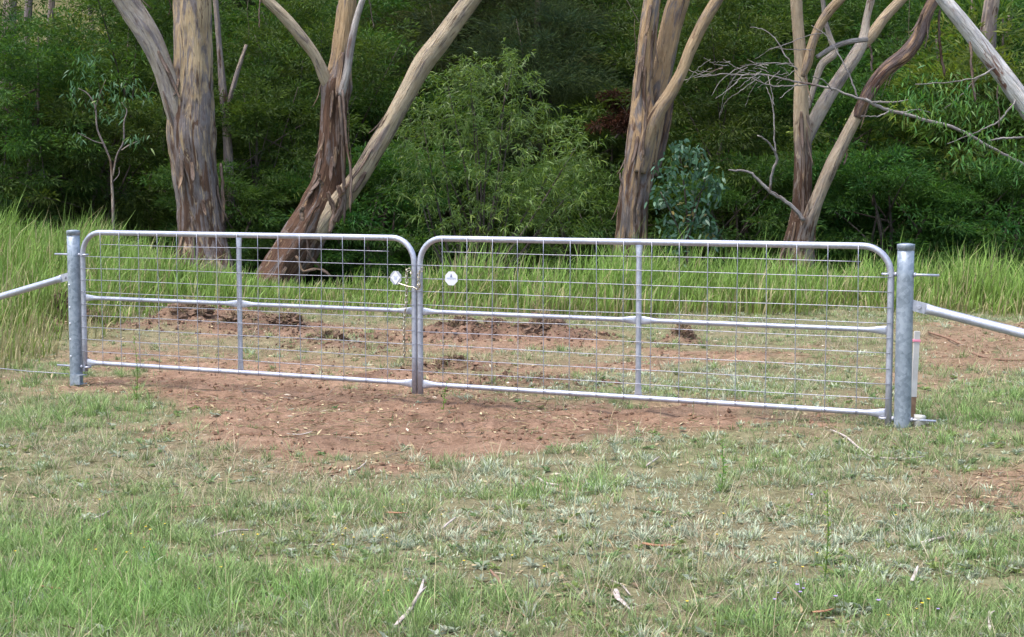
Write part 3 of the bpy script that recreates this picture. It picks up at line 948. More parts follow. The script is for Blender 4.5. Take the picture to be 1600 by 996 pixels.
def wattle_crown(seed, h, rad, n_puff, n_leaf, leafL=(.09, .18), leafW=(.022, .038), z0=0.0, puff=(.28, .55), hollow=0.35):
    """feathery wattle crown: clumps of fine leaflets on a lumpy body from z0 to h"""
    r = np.random.default_rng(seed)
    zc = (z0 + h) / 2; hz = (h - z0) / 2
    ncl = max(6, n_puff // 8)                                # boughs, each a flattened spray of clumps
    d = rand_dirs(ncl, r)
    rr = hollow + (1 - hollow) * r.random(ncl) ** 0.6
    lob = 0.70 + 0.55 * fbm(np.arctan2(d[:, 1], d[:, 0]) * 1.5 + seed, d[:, 2] * 2.2 + 3, seed, 3)
    shp = np.stack([d[:, 0] * rad, d[:, 1] * rad, d[:, 2] * hz], 1) * (rr * lob)[:, None]
    taper = 1.0 - 0.30 * np.clip(shp[:, 2] / hz, 0, 1)
    B = shp * np.stack([taper, taper, np.ones(ncl)], 1) + np.array([0, 0, zc])
    bi = np.arange(n_puff) % ncl
    out_ = unit(B - np.array([0, 0, zc]) + 1e-6)[bi]
    bs = r.uniform(.5, 1.15, ncl)[bi] * rad * .27
    C = B[bi] + r.normal(0, 1, (n_puff, 3)) * np.array([1, 1, .36]) * bs[:, None] + out_ * (r.random(n_puff) * .3 * rad)[:, None]
    C[:, 2] -= .10 * np.linalg.norm((C - B[bi])[:, :2], axis=1)
    C[:, 2] = np.maximum(C[:, 2], 0.05)
    pr = r.uniform(puff[0], puff[1], n_puff)
    idx = np.repeat(np.arange(n_puff), n_leaf)
    n = len(idx)
    ld = rand_dirs(n, r); ld[:, 2] = ld[:, 2] * .75 + 0.12
    lr = r.random(n) ** 0.62
    Pp = C[idx] + ld * (pr[idx] * lr)[:, None] * np.array([1.2, 1.2, 0.50])
    D = unit(ld + 0.55 * rand_dirs(n, r) + unit(C[idx] - np.array([0, 0, zc])) * .5 - k3 * 0.10)
    N = unit(k3 * 0.8 + 0.7 * rand_dirs(n, r))
    L = r.uniform(*leafL, n); W = r.uniform(*leafW, n)
    V, F = leaves4(Pp, D, N, L, W, 0.12)
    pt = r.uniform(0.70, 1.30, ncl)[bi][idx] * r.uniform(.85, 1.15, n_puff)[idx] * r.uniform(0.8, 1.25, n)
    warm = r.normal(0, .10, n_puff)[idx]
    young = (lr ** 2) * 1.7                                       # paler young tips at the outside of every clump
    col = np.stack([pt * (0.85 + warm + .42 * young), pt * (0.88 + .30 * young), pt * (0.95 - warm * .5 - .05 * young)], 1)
    return V, F, np.repeat(np.clip(col, .1, 3), 4, axis=0), C


def stems(seed, h, C, nst=4, r0=.06, spread=.5):
    r = np.random.default_rng(seed + 999)
    acc = Acc()
    for i in range(nst):
        tgt = C[r.integers(len(C))] * np.array([.8, .8, 1]); tgt[2] = max(tgt[2], h * .5)
        b = np.array([r.normal(0, .12), r.normal(0, .12), -.15])
        m = b * .5 + tgt * .5 + np.array([r.normal(0, .15), r.normal(0, .15), -h * .05])
        acc.tube(crom(np.array([b, m, tgt]), 9), np.linspace(r0, r0 * .25, 9), nseg=6, up=(0, 1, 0.01), seed=i)
        for _ in range(3):
            t2 = C[r.integers(len(C))]; f = r.uniform(.3, .8)
            st = b * (1 - f) + tgt * f
            acc.tube(crom(np.array([st, (st + t2) / 2 + np.array([0, 0, .1]), t2]), 6), np.linspace(r0 * .4, r0 * .12, 6), nseg=5, up=(0, 1, .01), seed=i)
    return acc


WATTLE = []
for k, (h, rad, npf, nl, z0, st) in enumerate([(4.6, 1.9, 360, 72, .1, .5), (5.6, 2.1, 400, 72, .3, .5), (3.4, 1.8, 300, 72, -.1, .5), (6.6, 2.2, 400, 72, 1.2, .5)]):
    V, F, K, C = wattle_crown(100 + k, h, rad, npf, nl, z0=z0, puff=(.20, .42))
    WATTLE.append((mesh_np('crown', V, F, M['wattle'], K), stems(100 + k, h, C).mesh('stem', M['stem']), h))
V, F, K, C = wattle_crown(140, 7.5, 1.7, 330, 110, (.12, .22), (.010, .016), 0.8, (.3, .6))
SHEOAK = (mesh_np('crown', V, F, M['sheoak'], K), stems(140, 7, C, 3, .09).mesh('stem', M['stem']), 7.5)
V, F, K, C = wattle_crown(150, 1.3, .7, 60, 80, z0=.1, puff=(.15, .3))
RUSTY = (mesh_np('crown', V, F, M['rusty'], K), stems(150, 1.2, C, 2, .03).mesh('stem', M['stem']), 1.3)


def shrub(name, src, px, Y, sc, label, rz, sz=None, cat='shrub', group='shrubs at the edge of the wood'):
    p = P(px, 300, Y); z = float(Hm(p[0], p[1])) - .05
    root = thing(name, label, cat, (p[0], p[1], z), group, rz)
    root.scale = (sc, sc, sz or sc)
    for n_, me in (('crown', src[0]), ('stem', src[1])):
        o = bpy.data.objects.new(n_, me); COL.objects.link(o); o.parent = root
    return root


W_ = WATTLE
SHRUBS = [
    ('wattle_shrub', W_[0], 35, 29.0, .85, 'bushy dark wattle at the far left edge behind the tall grass'),
    ('wattle_shrub', W_[2], 140, 29.6, .90, 'low spreading wattle behind the slender pale sapling'),
    ('wattle_shrub', W_[1], 225, 32.0, .95, 'tall dark wattle filling the gap left of the mottled two limbed gum'),
    ('wattle_shrub', W_[0], 395, 30.0, .80, 'wattle just right of the mottled two limbed gum'),
    ('wattle_shrub', W_[2], 350, 28.4, .62, 'small wattle bush at the foot of the mottled two limbed gum'),
    ('wattle_shrub', W_[1], 470, 32.0, .90, 'yellowish green wattle seen between the left limb and trunk of the shaggy leaning gum'),
    ('wattle_shrub', W_[2], 575, 29.5, .85, 'wattle under the long cream limb of the shaggy leaning gum'),
    ('wattle_shrub', W_[0], 610, 33.0, .95, 'wattle behind the long cream limb, left of the narrow leaved bush'),
    ('wattle_shrub', W_[2], 905, 29.0, .78, 'rounded dark bush between the narrow leaved bush and the three stemmed gum'),
    ('wattle_shrub', W_[0], 930, 32.5, .80, 'darker wattle behind the left side of the three stemmed gum'),
    ('wattle_shrub', W_[1], 1110, 31.5, .95, 'tall dark wattle between the three stemmed gum and the gum with dead twigs'),
    ('wattle_shrub', W_[2], 1160, 29.3, .80, 'shady wattle right behind the blue green gum sapling'),
    ('wattle_shrub', W_[0], 1300, 31.0, .95, 'wattle seen through the forked stems of the gum with dead twigs'),
    ('wattle_shrub', W_[2], 1390, 29.0, .85, 'dark wattle right of the gum with dead twigs'),
    ('wattle_shrub', W_[0], 1480, 31.0, .85, 'wattle behind the drooping pale gum leaves'),
    ('wattle_shrub', W_[2], 1570, 28.8, .80, 'dark low wattle above the right brace pipe, at the right edge'),
    ('wattle_shrub', W_[0], 1680, 30.0, .90, 'wattle just past the right edge, below the white leaning trunk'),
    ('wattle_shrub', W_[1], -90, 31.0, .90, 'wattle just past the left edge of the tall grass'),
    ('she_oak', SHEOAK, 760, 34.0, .95, 'dull grey green she oak rising behind the narrow leaved bush'),
    ('she_oak', SHEOAK, 865, 33.0, .85, 'dull grey green she oak with wispy foliage left of the three stemmed gum'),
]
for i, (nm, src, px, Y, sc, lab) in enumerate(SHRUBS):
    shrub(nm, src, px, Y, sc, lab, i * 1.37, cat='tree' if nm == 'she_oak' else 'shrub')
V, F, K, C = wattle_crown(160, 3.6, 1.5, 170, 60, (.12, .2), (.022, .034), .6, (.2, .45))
PALE = (mesh_np('crown', V, F, M['gumdroop'], K), stems(160, 3.4, C, 3, .05).mesh('stem', M['stem']), 3.6)  # lighter leaf colour put in for the lit foliage in both upper corners
shrub('lightened_gum', PALE, 1475, 32.0, 1.45, 'yellow green young gum, its leaves lightened as if lit, high behind the drooping leaves at the right', .3, cat='tree')
shrub('lightened_gum', PALE, 1590, 32.5, 1.55, 'yellow green young gum, its leaves lightened as if lit, at the right edge behind the white leaning trunk', 2.2, cat='tree')
shrub('lightened_gum', PALE, 120, 35.0, 1.30, 'thin young gum, its leaves lightened as if lit, in the wood above the slender sapling at the upper left', 4.0, cat='tree')
r_ = shrub('browned_bush', RUSTY, 968, 30.2, 0.72, 'patch of rusty dead foliage left of the three stemmed gum', 0.4, cat='shrub'); r_.location.z = P(965, 165, 30.2)[2] - .5
for ch in r_.children:
    if ch.name.startswith('stem'):
        ch.scale = (1, 1, 1)

# the wood behind: one mass, instanced on points
wsrc = bpy.data.collections.new('wood_sources')
def wood_src(nm, crown, stem, i):
    me = crown.copy(); o = bpy.data.objects.new('%02d_%s' % (i, nm), me); wsrc.objects.link(o)
    return o
for i, (cme, sme, h) in enumerate(WATTLE + [SHEOAK]):
    wood_src('crown_kind', cme, sme, i)
rw = np.random.default_rng(5)
pts, scl, rot, idx = [], [], [], []
for (ya, yb, n, s_lo, s_hi, gap) in ((35, 38.5, 17, 1.0, 1.35, 0), (40, 46, 20, 1.2, 1.7, 0), (48, 60, 26, 1.3, 2.0, 0.12), (62, 90, 44, 1.5, 2.4, 0.2), (95, 150, 70, 2.0, 3.2, 0.3)):
    for i in range(n):
        y = rw.uniform(ya, yb)
        hw = 0.40 * y + 4
        x = -hw + 2 * hw * (i + rw.uniform(.1, .9)) / n
        if rw.random() < gap:
            continue
        ppx = CXP + x / y * F_PX
        thin_ = (ppx < 250 or ppx > 1440) and y < 62
        if thin_ and rw.random() < (.35 if y < 47 else .6):
            continue
        pts.append((x, y, float(Hm(x, y)) - .1)); scl.append(rw.uniform(s_lo, s_hi)); rot.append(rw.uniform(0, 6.28))
        idx.append(int(rw.choice([0, 1, 1, 3, 3, 4, 2])) if not thin_ else int(rw.choice([2, 2, 0])))
wm = bpy.data.meshes.new('background_wood'); wm.from_pydata(pts, [], [])
for nm, typ, dat in (('w_scale', 'FLOAT', scl), ('w_rot', 'FLOAT', rot), ('w_idx', 'INT', idx)):
    a = wm.attributes.new(nm, typ, 'POINT'); a.data.foreach_set('value', dat)
wood = obj('background_wood', wm)
kind(wood, 'stuff', 'dense dark green wood rising behind the gum trees', 'wood')
ng = bpy.data.node_groups.new('place_trees', 'GeometryNodeTree')
ng.interface.new_socket('Geometry', in_out='INPUT', socket_type='NodeSocketGeometry')
ng.interface.new_socket('Geometry', in_out='OUTPUT', socket_type='NodeSocketGeometry')
gi = ng.nodes.new('NodeGroupInput'); go = ng.nodes.new('NodeGroupOutput')
iop = ng.nodes.new('GeometryNodeInstanceOnPoints'); cinf = ng.nodes.new('GeometryNodeCollectionInfo')
cinf.inputs['Collection'].default_value = wsrc; cinf.inputs['Separate Children'].default_value = True; cinf.inputs['Reset Children'].default_value = True
iop.inputs['Pick Instance'].default_value = True
def nattr(nm, typ):
    n = ng.nodes.new('GeometryNodeInputNamedAttribute'); n.data_type = typ; n.inputs['Name'].default_value = nm
    return n.outputs['Attribute']
cx = ng.nodes.new('ShaderNodeCombineXYZ'); ng.links.new(nattr('w_rot', 'FLOAT'), cx.inputs['Z'])
e2r = ng.nodes.new('FunctionNodeEulerToRotation'); ng.links.new(cx.outputs[0], e2r.inputs[0])
ng.links.new(gi.outputs[0], iop.inputs['Points']); ng.links.new(cinf.outputs[0], iop.inputs['Instance'])
ng.links.new(nattr('w_idx', 'INT'), iop.inputs['Instance Index']); ng.links.new(e2r.outputs[0], iop.inputs['Rotation'])
ng.links.new(nattr('w_scale', 'FLOAT'), iop.inputs['Scale']); ng.links.new(iop.outputs[0], go.inputs[0])
md = wood.modifiers.new('place_trees', 'NODES'); md.node_group = ng


# ------------------------------------------------------------------ gum trees
def limb(rows, Y, dY=0.0):
    """rows of (px, py, width px) at depth Y, drifting dY; returns path, radii"""
    rows = list(rows)
    arr = []
    m = len(rows)
    for i, (a, b, w) in enumerate(rows):
        y = Y + dY * i / max(m - 1, 1)
        arr.append([*P(a, b, y), w * y / F_PX / 2])
    return np.array(arr)


def gum_part(name, rows, Y, mat, root, dY=0.0, nseg=32, fib=.05, lump=.06, step=.05, seed=0, extra=None, label=None):
    a = limb(rows, Y, dY)
    if extra is not None:
        a = np.vstack([a, np.array(extra)])
    L = np.linalg.norm(np.diff(a[:, :3], axis=0), axis=1).sum()
    n = max(8, int(L / step))
    c = crom(a, n)
    acc = Acc()
    acc.tube(c[:, :3], np.maximum(c[:, 3], .004), nseg=nseg, up=(0, 1, .02), lump=lump, fib=fib, seed=seed)
    o = part(name, acc, mat, root)
    if label:
        o['label'] = label
    return o, c


def twig_set(root, name, segs, Y, mat, seed=0, nseg=7, label=None):
    """one dead branch with its twigs: list of polylines (px,py,w)"""
    acc = Acc()
    for i, rows in enumerate(segs):
        a = limb(rows, Y, (-.3 if i % 2 else .3) if i else 0)
        r = np.random.default_rng(seed + i)
        c = crom(a, max(8, 5 * len(rows)))
        c[1:-1, :3] += r.normal(0, .005, (len(c) - 2, 3))
        acc.tube(c[:, :3], np.maximum(c[:, 3] * .66, .0038), nseg=nseg, up=(0, 1, .02), lump=.1, seed=seed + i)
    o = part(name, acc, mat, root)
    if label:
        o['label'] = label
    return o


def ribbon(root, rows, Y, seed=0, w=.03, mat='ribbon'):
    """hanging strip of shed bark"""
    a = limb(rows, Y)
    r = np.random.default_rng(seed)
    c = crom(a, 16)
    c[1:, :3] += np.cumsum(r.normal(0, .006, (15, 3)), 0)
    acc = Acc(); ww = w * np.array([.6] + list(r.uniform(.7, 1.1, 14)) + [.2])
    acc.tube(c[:, :3], ww, ww * .22, nseg=6, up=(math.cos(seed), math.sin(seed), .05), seed=seed)
    return part('bark_strip', acc, M[mat], root)


def peel(root, c, n, seed, lo=.05, hi=.6, w=.035, mat='ribbon'):
    """strips of old bark lifting off a trunk, free at the lower end"""
    r = np.random.default_rng(seed)
    m = len(c)
    for k in range(n):
        i = int(m * r.uniform(lo, hi)); ln = r.uniform(.25, .8)
        p, rad = c[i, :3], c[i, 3]
        tdir = unit(c[min(i + 3, m - 1), :3] - c[max(i - 3, 0), :3])
        a = r.uniform(-2.9, -.25)                           # camera side
        nrm = np.array([math.cos(a), math.sin(a), 0.0]); nrm = unit(nrm - tdir * np.dot(nrm, tdir))
        f = np.linspace(0, 1, 9)[:, None]
        j = np.clip(i - (f[:, 0] * ln / max(np.linalg.norm(c[1, :3] - c[0, :3]), .01)).astype(int), 0, m - 1)
        lift = .012 + r.uniform(.03, .16) * f[:, 0] ** 2.2
        pts = c[j, :3] - tdir * ((f * ln) - (i - j)[:, None] * np.linalg.norm(c[1, :3] - c[0, :3])) + nrm * (c[j, 3] * .98 + lift)[:, None]
        ww = w * r.uniform(.5, 1.2) * np.interp(f[:, 0], [0, .2, .8, 1], [.5, 1, .8, .15])
        acc = Acc(); acc.tube(pts, ww, .006, nseg=6, up=nrm, seed=seed + k)
        part('bark_strip', acc, M[mat], root)


def gum_crown(root, centres, seed, mat, n_each=760, rad=1.9, leafL=(.13, .22), leafW=(.030, .048), name='crown', lift=1.3):  # default size: unseen crowns above the frame, enlarged to shade the shrubs
    """drooping gum leaves in loose bunches"""
    r = np.random.default_rng(seed)
    C = np.asarray(centres, float) + np.array([0, .5 * lift, lift])
    bc = C[np.repeat(np.arange(len(C)), 14)] + r.normal(0, rad * .5, (len(C) * 14, 3)) * np.array([1, 1, .6])
    k = max(4, n_each // 14)
    idx = np.repeat(np.arange(len(bc)), k); n = len(idx)
    Pp = bc[idx] + r.normal(0, .13, (n, 3))
    D = unit(rand_dirs(n, r) * .8 - k3 * .8); N = rand_dirs(n, r)
    V, F = leaves6(Pp, D, N, r.uniform(*leafL, n), r.uniform(*leafW, n), .25)
    t = r.uniform(.7, 1.3, n); wm_ = r.normal(0, .12, n)
    col = np.stack([t * (1 + wm_), t, t * (1 - wm_)], 1)
    return obj(name, mesh_np(name, V, F, mat, np.repeat(np.clip(col, .1, 2), 6, 0)), root)


def base_of(px, Y):
    p = P(px, 300, Y)
    return np.array([p[0], p[1], float(Hm(p[0], p[1]))])


def over(rows, Y, scale=1.0):
    """carry a limb on above the frame: two more points up along its direction"""
    a = limb(rows[-2:], Y)
    d = a[1, :3] - a[0, :3]; d /= np.linalg.norm(d)
    out = []
    for k, s in enumerate((1.2, 2.6, 4.0)):
        q = a[1, :3] + d * s * scale + np.array([0, .15 * k, .35 * s * .3])
        out.append([*q, a[1, 3] * (1 - .26 * (k + 1))])
    return out


# gum 1: mottled, two limbs
Y1 = 26.0
b = base_of(318, Y1)
g1 = thing('gum_tree', 'thick mottled grey and cream gum with a left limb, behind the left gate leaf', 'tree', b, 'gum trees behind the gate')
rows = [(322, 440, 100), (319, 405, 84), (316, 375, 72), (312, 330, 68), (304, 260, 71), (299, 205, 72), (301, 150, 64), (302, 100, 58), (301, 50, 56), (300, -5, 55)]
_, c1 = gum_part('trunk', rows, Y1, M['bark1'], g1, seed=1, nseg=56, extra=over(rows, Y1), fib=.075)
rows = [(297, 230, 29.2), (280, 185, 36.1), (266, 140, 34.4), (250, 95, 31.8), (230, 52, 36.1), (206, 15, 37.0), (192, -6, 36.1)]
_, c1b = gum_part('limb', rows, Y1 - .05, M['bark4pale'], g1, dY=-.3, seed=2, extra=over(rows, Y1 - .35), fib=.04)
gum_crown(g1, [c1[-1, :3], c1[-1, :3] + [.8, 0, .8], c1[-1, :3] + [-.9, .5, .3], c1b[-1, :3], c1b[-1, :3] + [-.8, 0, .5], c1b[-1, :3] + [.1, .8, .6]], 3, M['gumdroop'])
ribbon(g1, [(345, 255, 3), (349, 300, 3), (352, 350, 3)], Y1 - .1, 5, .03)
ribbon(g1, [(263, -4, 3), (265, 14, 3), (262, 26, 3)], Y1 - .1, 6, .02)

peel(g1, c1, 9, 301, .05, .45, .04)
peel(g1, c1b, 4, 302, .1, .5, .03)

# gum 2: leaning, shaggy, long cream limb
Y2 = 25.4
b = base_of(430, Y2)
g2 = thing('gum_tree', 'leaning shaggy brown gum with one long cream limb rising to the right', 'tree', b, 'gum trees behind the gate')
rows = [(412, 490, 78), (428, 452, 70), (452, 408, 66), (475, 368, 64), (500, 325, 60), (513, 285, 50), (518, 245, 44), (521, 200, 40), (523, 160, 40), (526, 135, 46), (530, 112, 36), (537, 60, 31), (541, 20, 29), (543, -5, 28)]
_, c2 = gum_part('trunk', rows, Y2, M['bark2'], g2, seed=4, nseg=40, extra=over(rows, Y2), fib=.12, lump=.08)
rows = [(493, 372, 24.6), (515, 335, 32.6), (540, 305, 31.7), (562, 275, 29.9), (590, 228, 29.0), (615, 185, 28.2), (640, 138, 29.0), (662, 98, 31.7), (690, 62, 30.8), (715, 28, 29.0), (740, -6, 28.2)]
_, c2b = gum_part('limb', rows, Y2 - .15, M['bark2limb'], g2, dY=-.2, seed=5, extra=over(rows, Y2 - .3), fib=.03, lump=.05, label='long cream limb rising to the right')
rows = [(522, 150, 15.5), (508, 122, 19.8), (495, 92, 16.3), (472, 60, 18.1), (445, 28, 17.2), (412, -5, 16.3)]
_, c2c = gum_part('limb', rows, Y2 - .05, M['bark2limb'], g2, dY=-.4, seed=6, extra=over(rows, Y2 - .4), fib=.03, lump=.06, nseg=20)
rows = [(533, 150, 12), (541, 118, 12), (550, 60, 11), (558, 25, 10), (568, -5, 9)]
gum_part('limb', rows, Y2 - .3, M['dead'], g2, seed=7, fib=.04, nseg=14)
for k, (rws, w) in enumerate([([(535, 140, 3), (540, 200, 3), (548, 270, 3), (550, 330, 3)], .030), ([(530, 150, 3), (534, 210, 3), (536, 290, 3), (536, 350, 2)], .035), ([(543, 140, 2), (546, 200, 2), (549, 260, 2)], .02),
                              ([(512, 300, 3), (522, 330, 3), (516, 365, 2)], .05), ([(528, 290, 4), (533, 320, 4), (520, 350, 3)], .05), ([(500, 318, 3), (480, 350, 3), (470, 390, 2)], .04),
                              ([(478, 360, 3), (482, 395, 3), (500, 420, 2)], .03), ([(462, 400, 3), (476, 424, 3), (500, 418, 3), (520, 430, 2)], .026), ([(540, 300, 3), (528, 318, 3), (525, 340, 2)], .05),
                              ([(505, 290, 3), (500, 278, 3), (497, 268, 2)], .04), ([(472, 345, 3), (470, 335, 3), (474, 325, 2)], .04), ([(577, 0, 3), (583, 25, 3), (588, 45, 2)], .02)]):
    ribbon(g2, rws, Y2 - .42, 20 + k, w)
# fibrous rough butt
gum_crown(g2, [c2[-1, :3], c2[-1, :3] + [.6, .4, .8], c2b[-1, :3], c2b[-1, :3] + [.9, 0, .3], c2c[-1, :3], c2c[-1, :3] + [-.5, 0, .8]], 8, M['gumdroop'])
ribbon(g2, [(388, 0, 3), (387, 30, 3), (389, 60, 2)], Y2 - .5, 41, .02)
ribbon(g2, [(406, -5, 3), (405, 20, 3), (404, 45, 2)], Y2 - .5, 42, .015)

peel(g2, c2, 20, 303, .06, .55, .045)
peel(g2, c2b, 5, 304, .05, .3, .04)

# gum 3: three stems
Y3 = 27.0
b = base_of(985, Y3)
g3 = thing('gum_tree', 'upright streaky gum splitting into three stems behind the middle of the right leaf', 'tree', b, 'gum trees behind the gate')
rows = [(980, 440, 66), (983, 400, 54), (986, 360, 47), (990, 310, 45), (997, 265, 46), (1003, 225, 46), (1006, 185, 42), (1004, 155, 32), (1006, 110, 28), (1011, 60, 26), (1020, -5, 26)]
_, c3 = gum_part('trunk', rows, Y3, M['bark3'], g3, seed=9, nseg=48, extra=over(rows, Y3), fib=.11)
rows = [(1005, 300, 24), (1013, 240, 30), (1020, 200, 32), (1027, 160, 33), (1034, 120, 32), (1043, 70, 33), (1052, 30, 34), (1063, -6, 34)]
_, c3b = gum_part('limb', rows, Y3 + .18, M['bark3'], g3, dY=.2, seed=10, extra=over(rows, Y3 + .4), fib=.07, nseg=28)
rows = [(1000, 270, 18), (1013, 215, 22), (1026, 180, 22), (1048, 145, 20), (1064, 115, 18), (1080, 75, 18), (1098, 38, 18), (1124, -6, 18)]
_, c3c = gum_part('limb', rows, Y3 - .25, M['bark3tan'], g3, dY=-.2, seed=11, extra=over(rows, Y3 - .4), fib=.04, nseg=22)
gum_crown(g3, [c3[-1, :3], c3b[-1, :3], c3b[-1, :3] + [.3, .6, .8], c3c[-1, :3], c3c[-1, :3] + [.8, 0, .4]], 12, M['gumdroop'])
rows = [(1022, 275, 14), (1032, 225, 20), (1040, 180, 20), (1046, 150, 14)]
gum_part('limb', rows, Y3 + .45, M['bark4base'], g3, seed=13, fib=.1, nseg=16)
for k, (rws, w) in enumerate([([(992, 30, 2), (992, 80, 2), (991, 125, 2)], .016), ([(969, 270, 2), (970, 300, 2), (966, 330, 1)], .015), ([(1030, 20, 2), (1022, 90, 2), (1012, 150, 2)], .022), ([(1024, 195, 2), (1021, 215, 2)], .02),
                              ([(1015, 150, 2), (1010, 190, 2), (1006, 250, 2)], .025), ([(1002, 255, 2), (998, 300, 2), (994, 350, 2)], .03)]):
    ribbon(g3, rws, Y3 - .42, 60 + k, w)

peel(g3, c3, 13, 305, .06, .6, .035)
peel(g3, c3b, 8, 306, .1, .6, .03)

# gum 4: forked, with bleached dead twigs
Y4 = 26.0
b = base_of(1246, Y4)
g4 = thing('gum_tree', 'many stemmed tan gum with bleached dead twigs, left of the right gate post', 'tree', b, 'gum trees behind the gate')
rows = [(1242, 440, 66), (1245, 400, 54), (1250, 362, 42), (1252, 330, 32), (1254, 280, 29), (1254, 230, 27), (1252, 180, 24), (1252, 130, 21), (1250, 80, 19), (1247, 40, 18), (1244, -5, 18)]
_, c4 = gum_part('trunk', rows, Y4, M['bark4'], g4, seed=14, nseg=32, extra=over(rows, Y4), fib=.05)
rows = [(1253, 120, 12), (1262, 98, 15), (1268, 72, 14), (1280, 42, 14), (1298, 15, 15), (1318, -6, 14)]
_, c4a = gum_part('limb', rows, Y4 - .05, M['bark3tan'], g4, dY=-.2, seed=15, extra=over(rows, Y4 - .2), fib=.03, nseg=18)
rows = [(1256, 235, 14), (1268, 200, 20), (1282, 172, 22), (1300, 142, 21), (1320, 112, 20), (1338, 84, 20), (1350, 60, 17), (1353, 35, 12), (1362, -5, 12)]
_, c4b = gum_part('limb', rows, Y4 + .25, M['bark4pale'], g4, dY=.2, seed=16, extra=over(rows, Y4 + .45), fib=.03, nseg=22)
rows = [(1345, 75, 14), (1362, 55, 18), (1380, 30, 16), (1412, -5, 16)]
_, c4c = gum_part('limb', rows, Y4 + .4, M['bark4'], g4, seed=17, extra=over(rows, Y4 + .4), fib=.05, nseg=18)
rows = [(1254, 385, 22.9), (1264, 348, 23.8), (1278, 308, 22.0), (1298, 262, 21.1), (1320, 218, 19.4), (1342, 175, 18.5), (1352, 153, 17.6)]
gum_part('limb', rows, Y4 - .2, M['bark4limb'], g4, dY=-.1, seed=18, fib=.06, nseg=24, label='smooth pale limb leaning to the right')
rows = [(1338, 184, 15.3), (1347, 164, 18.9), (1362, 136, 19.8), (1385, 108, 20.7), (1418, 82, 22.5), (1436, 55, 19.8), (1446, 25, 18.0), (1462, -6, 18.0)]
_, c4d = gum_part('limb', rows, Y4 - .31, M['bark4base'], g4, dY=-.1, seed=28, extra=over(rows, Y4 - .41), fib=.10, nseg=24, label='dark shaggy upper limb sweeping up to the right')
rows = [(1262, 170, 8), (1274, 130, 10), (1285, 100, 12), (1304, 82, 12), (1298, 62, 9), (1290, 35, 7), (1285, -5, 7)]
gum_part('limb', rows, Y4 + .5, M['bark4pale'], g4, seed=19, fib=.03, nseg=14)
rows = [(1276, 90, 7), (1300, 75, 8), (1330, 65, 8), (1356, 62, 7)]
gum_part('limb', rows, Y4 - .1, M['dead'], g4, seed=21, fib=.03, nseg=12)
twig_set(g4, 'dead_branch', [[(1256, 345, 10), (1245, 330, 10), (1226, 314, 9), (1202, 298, 9), (1186, 282, 7), (1170, 269, 6), (1152, 267, 5), (1138, 266, 3)],
                             [(1203, 298, 6), (1207, 268, 6), (1214, 248, 6), (1208, 232, 5), (1198, 220, 4), (1183, 212, 3)],
                             [(1213, 248, 4), (1210, 215, 3.5), (1209, 180, 3), (1205, 155, 2.5), (1197, 136, 1.5)]], Y4 - .35, M['dead'], 70, label='bleached bent dead branch low on the left')
rt = np.random.default_rng(8)
tw = [[(1362, 160, 6), (1335, 152, 6), (1305, 140, 5), (1270, 133, 5), (1235, 126, 4.5), (1200, 118, 4), (1160, 117, 3.5), (1120, 117, 2.5), (1085, 122, 1.5)],
      [(1262, 132, 3), (1230, 135, 3), (1205, 134, 3), (1178, 124, 2)], [(1245, 110, 3), (1228, 88, 3), (1212, 62, 2.5), (1196, 48, 2), (1172, 43, 1.5)],
      [(1240, 100, 2.5), (1205, 99, 2.5), (1170, 102, 2), (1130, 122, 1.5), (1112, 150, 1)], [(1188, 119, 2.5), (1160, 140, 2), (1135, 158, 1.5), (1125, 180, 1)],
      [(1300, 142, 3), (1290, 128, 3), (1270, 120, 2.5)], [(1340, 152, 4), (1328, 120, 3.5), (1310, 85, 3), (1290, 55, 2), (1268, 40, 1.5)],
      [(1290, 52, 2.5), (1262, 56, 2), (1232, 68, 2), (1200, 78, 1.5)], [(1270, 78, 2.5), (1235, 78, 2), (1210, 76, 1.5), (1180, 92, 1)],
      [(1200, 118, 2), (1205, 140, 2), (1210, 165, 1.5)], [(1150, 117, 2), (1138, 135, 1.5), (1128, 162, 1), (1124, 185, 1)]]
for k in range(30):
    x0 = rt.uniform(1100, 1260); y0 = 118 + (x0 - 1120) * .08 + rt.uniform(-25, 8)
    dx = rt.uniform(-45, -12); dy = rt.uniform(-25, 40)
    tw.append([(x0, y0, 1.8), (x0 + dx * .5, y0 + dy * .4 + rt.uniform(-5, 5), 1.4), (x0 + dx, y0 + dy, .9)])
twig_set(g4, 'dead_branch', tw, Y4 - .5, M['dead'], 80, 6, label='bleached twiggy dead branch reaching left across the stems')
tw = [[(1352, 155, 7), (1380, 170, 8), (1412, 178, 8), (1445, 188, 8), (1480, 196, 8), (1510, 208, 7.5), (1540, 226, 7), (1562, 238, 6.5), (1590, 252, 6.5), (1640, 285, 6)],
      [(1362, 160, 5), (1395, 160, 4), (1420, 156, 2)], [(1365, 165, 5), (1400, 176, 4), (1440, 172, 3), (1455, 178, 2)], [(1395, 172, 4), (1370, 182, 3), (1345, 182, 2)]]
twig_set(g4, 'dead_branch', tw, Y4 - .6, M['dead'], 120, 8, label='long bleached dead branch running out to the right')
for k, (rws, w) in enumerate([([(1358, 70, 2), (1360, 95, 2), (1359, 112, 1)], .025), ([(1421, 0, 3), (1421, 60, 3), (1421, 125, 2)], .02), ([(1469, 15, 3), (1470, 60, 3), (1475, 118, 3)], .025),
                              ([(1272, 380, 1), (1274, 350, 1), (1276, 330, 1)], .012), ([(1258, 250, 2), (1262, 300, 2), (1264, 340, 1)], .03), ([(1320, 228, 2), (1325, 245, 2), (1320, 262, 1)], .02)]):
    ribbon(g4, rws, Y4 - .3, 90 + k, w)
gum_crown(g4, [c4[-1, :3], c4a[-1, :3], c4b[-1, :3], c4c[-1, :3], c4d[-1, :3], c4d[-1, :3] + [.6, 0, .5]], 18, M['gumdroop'])

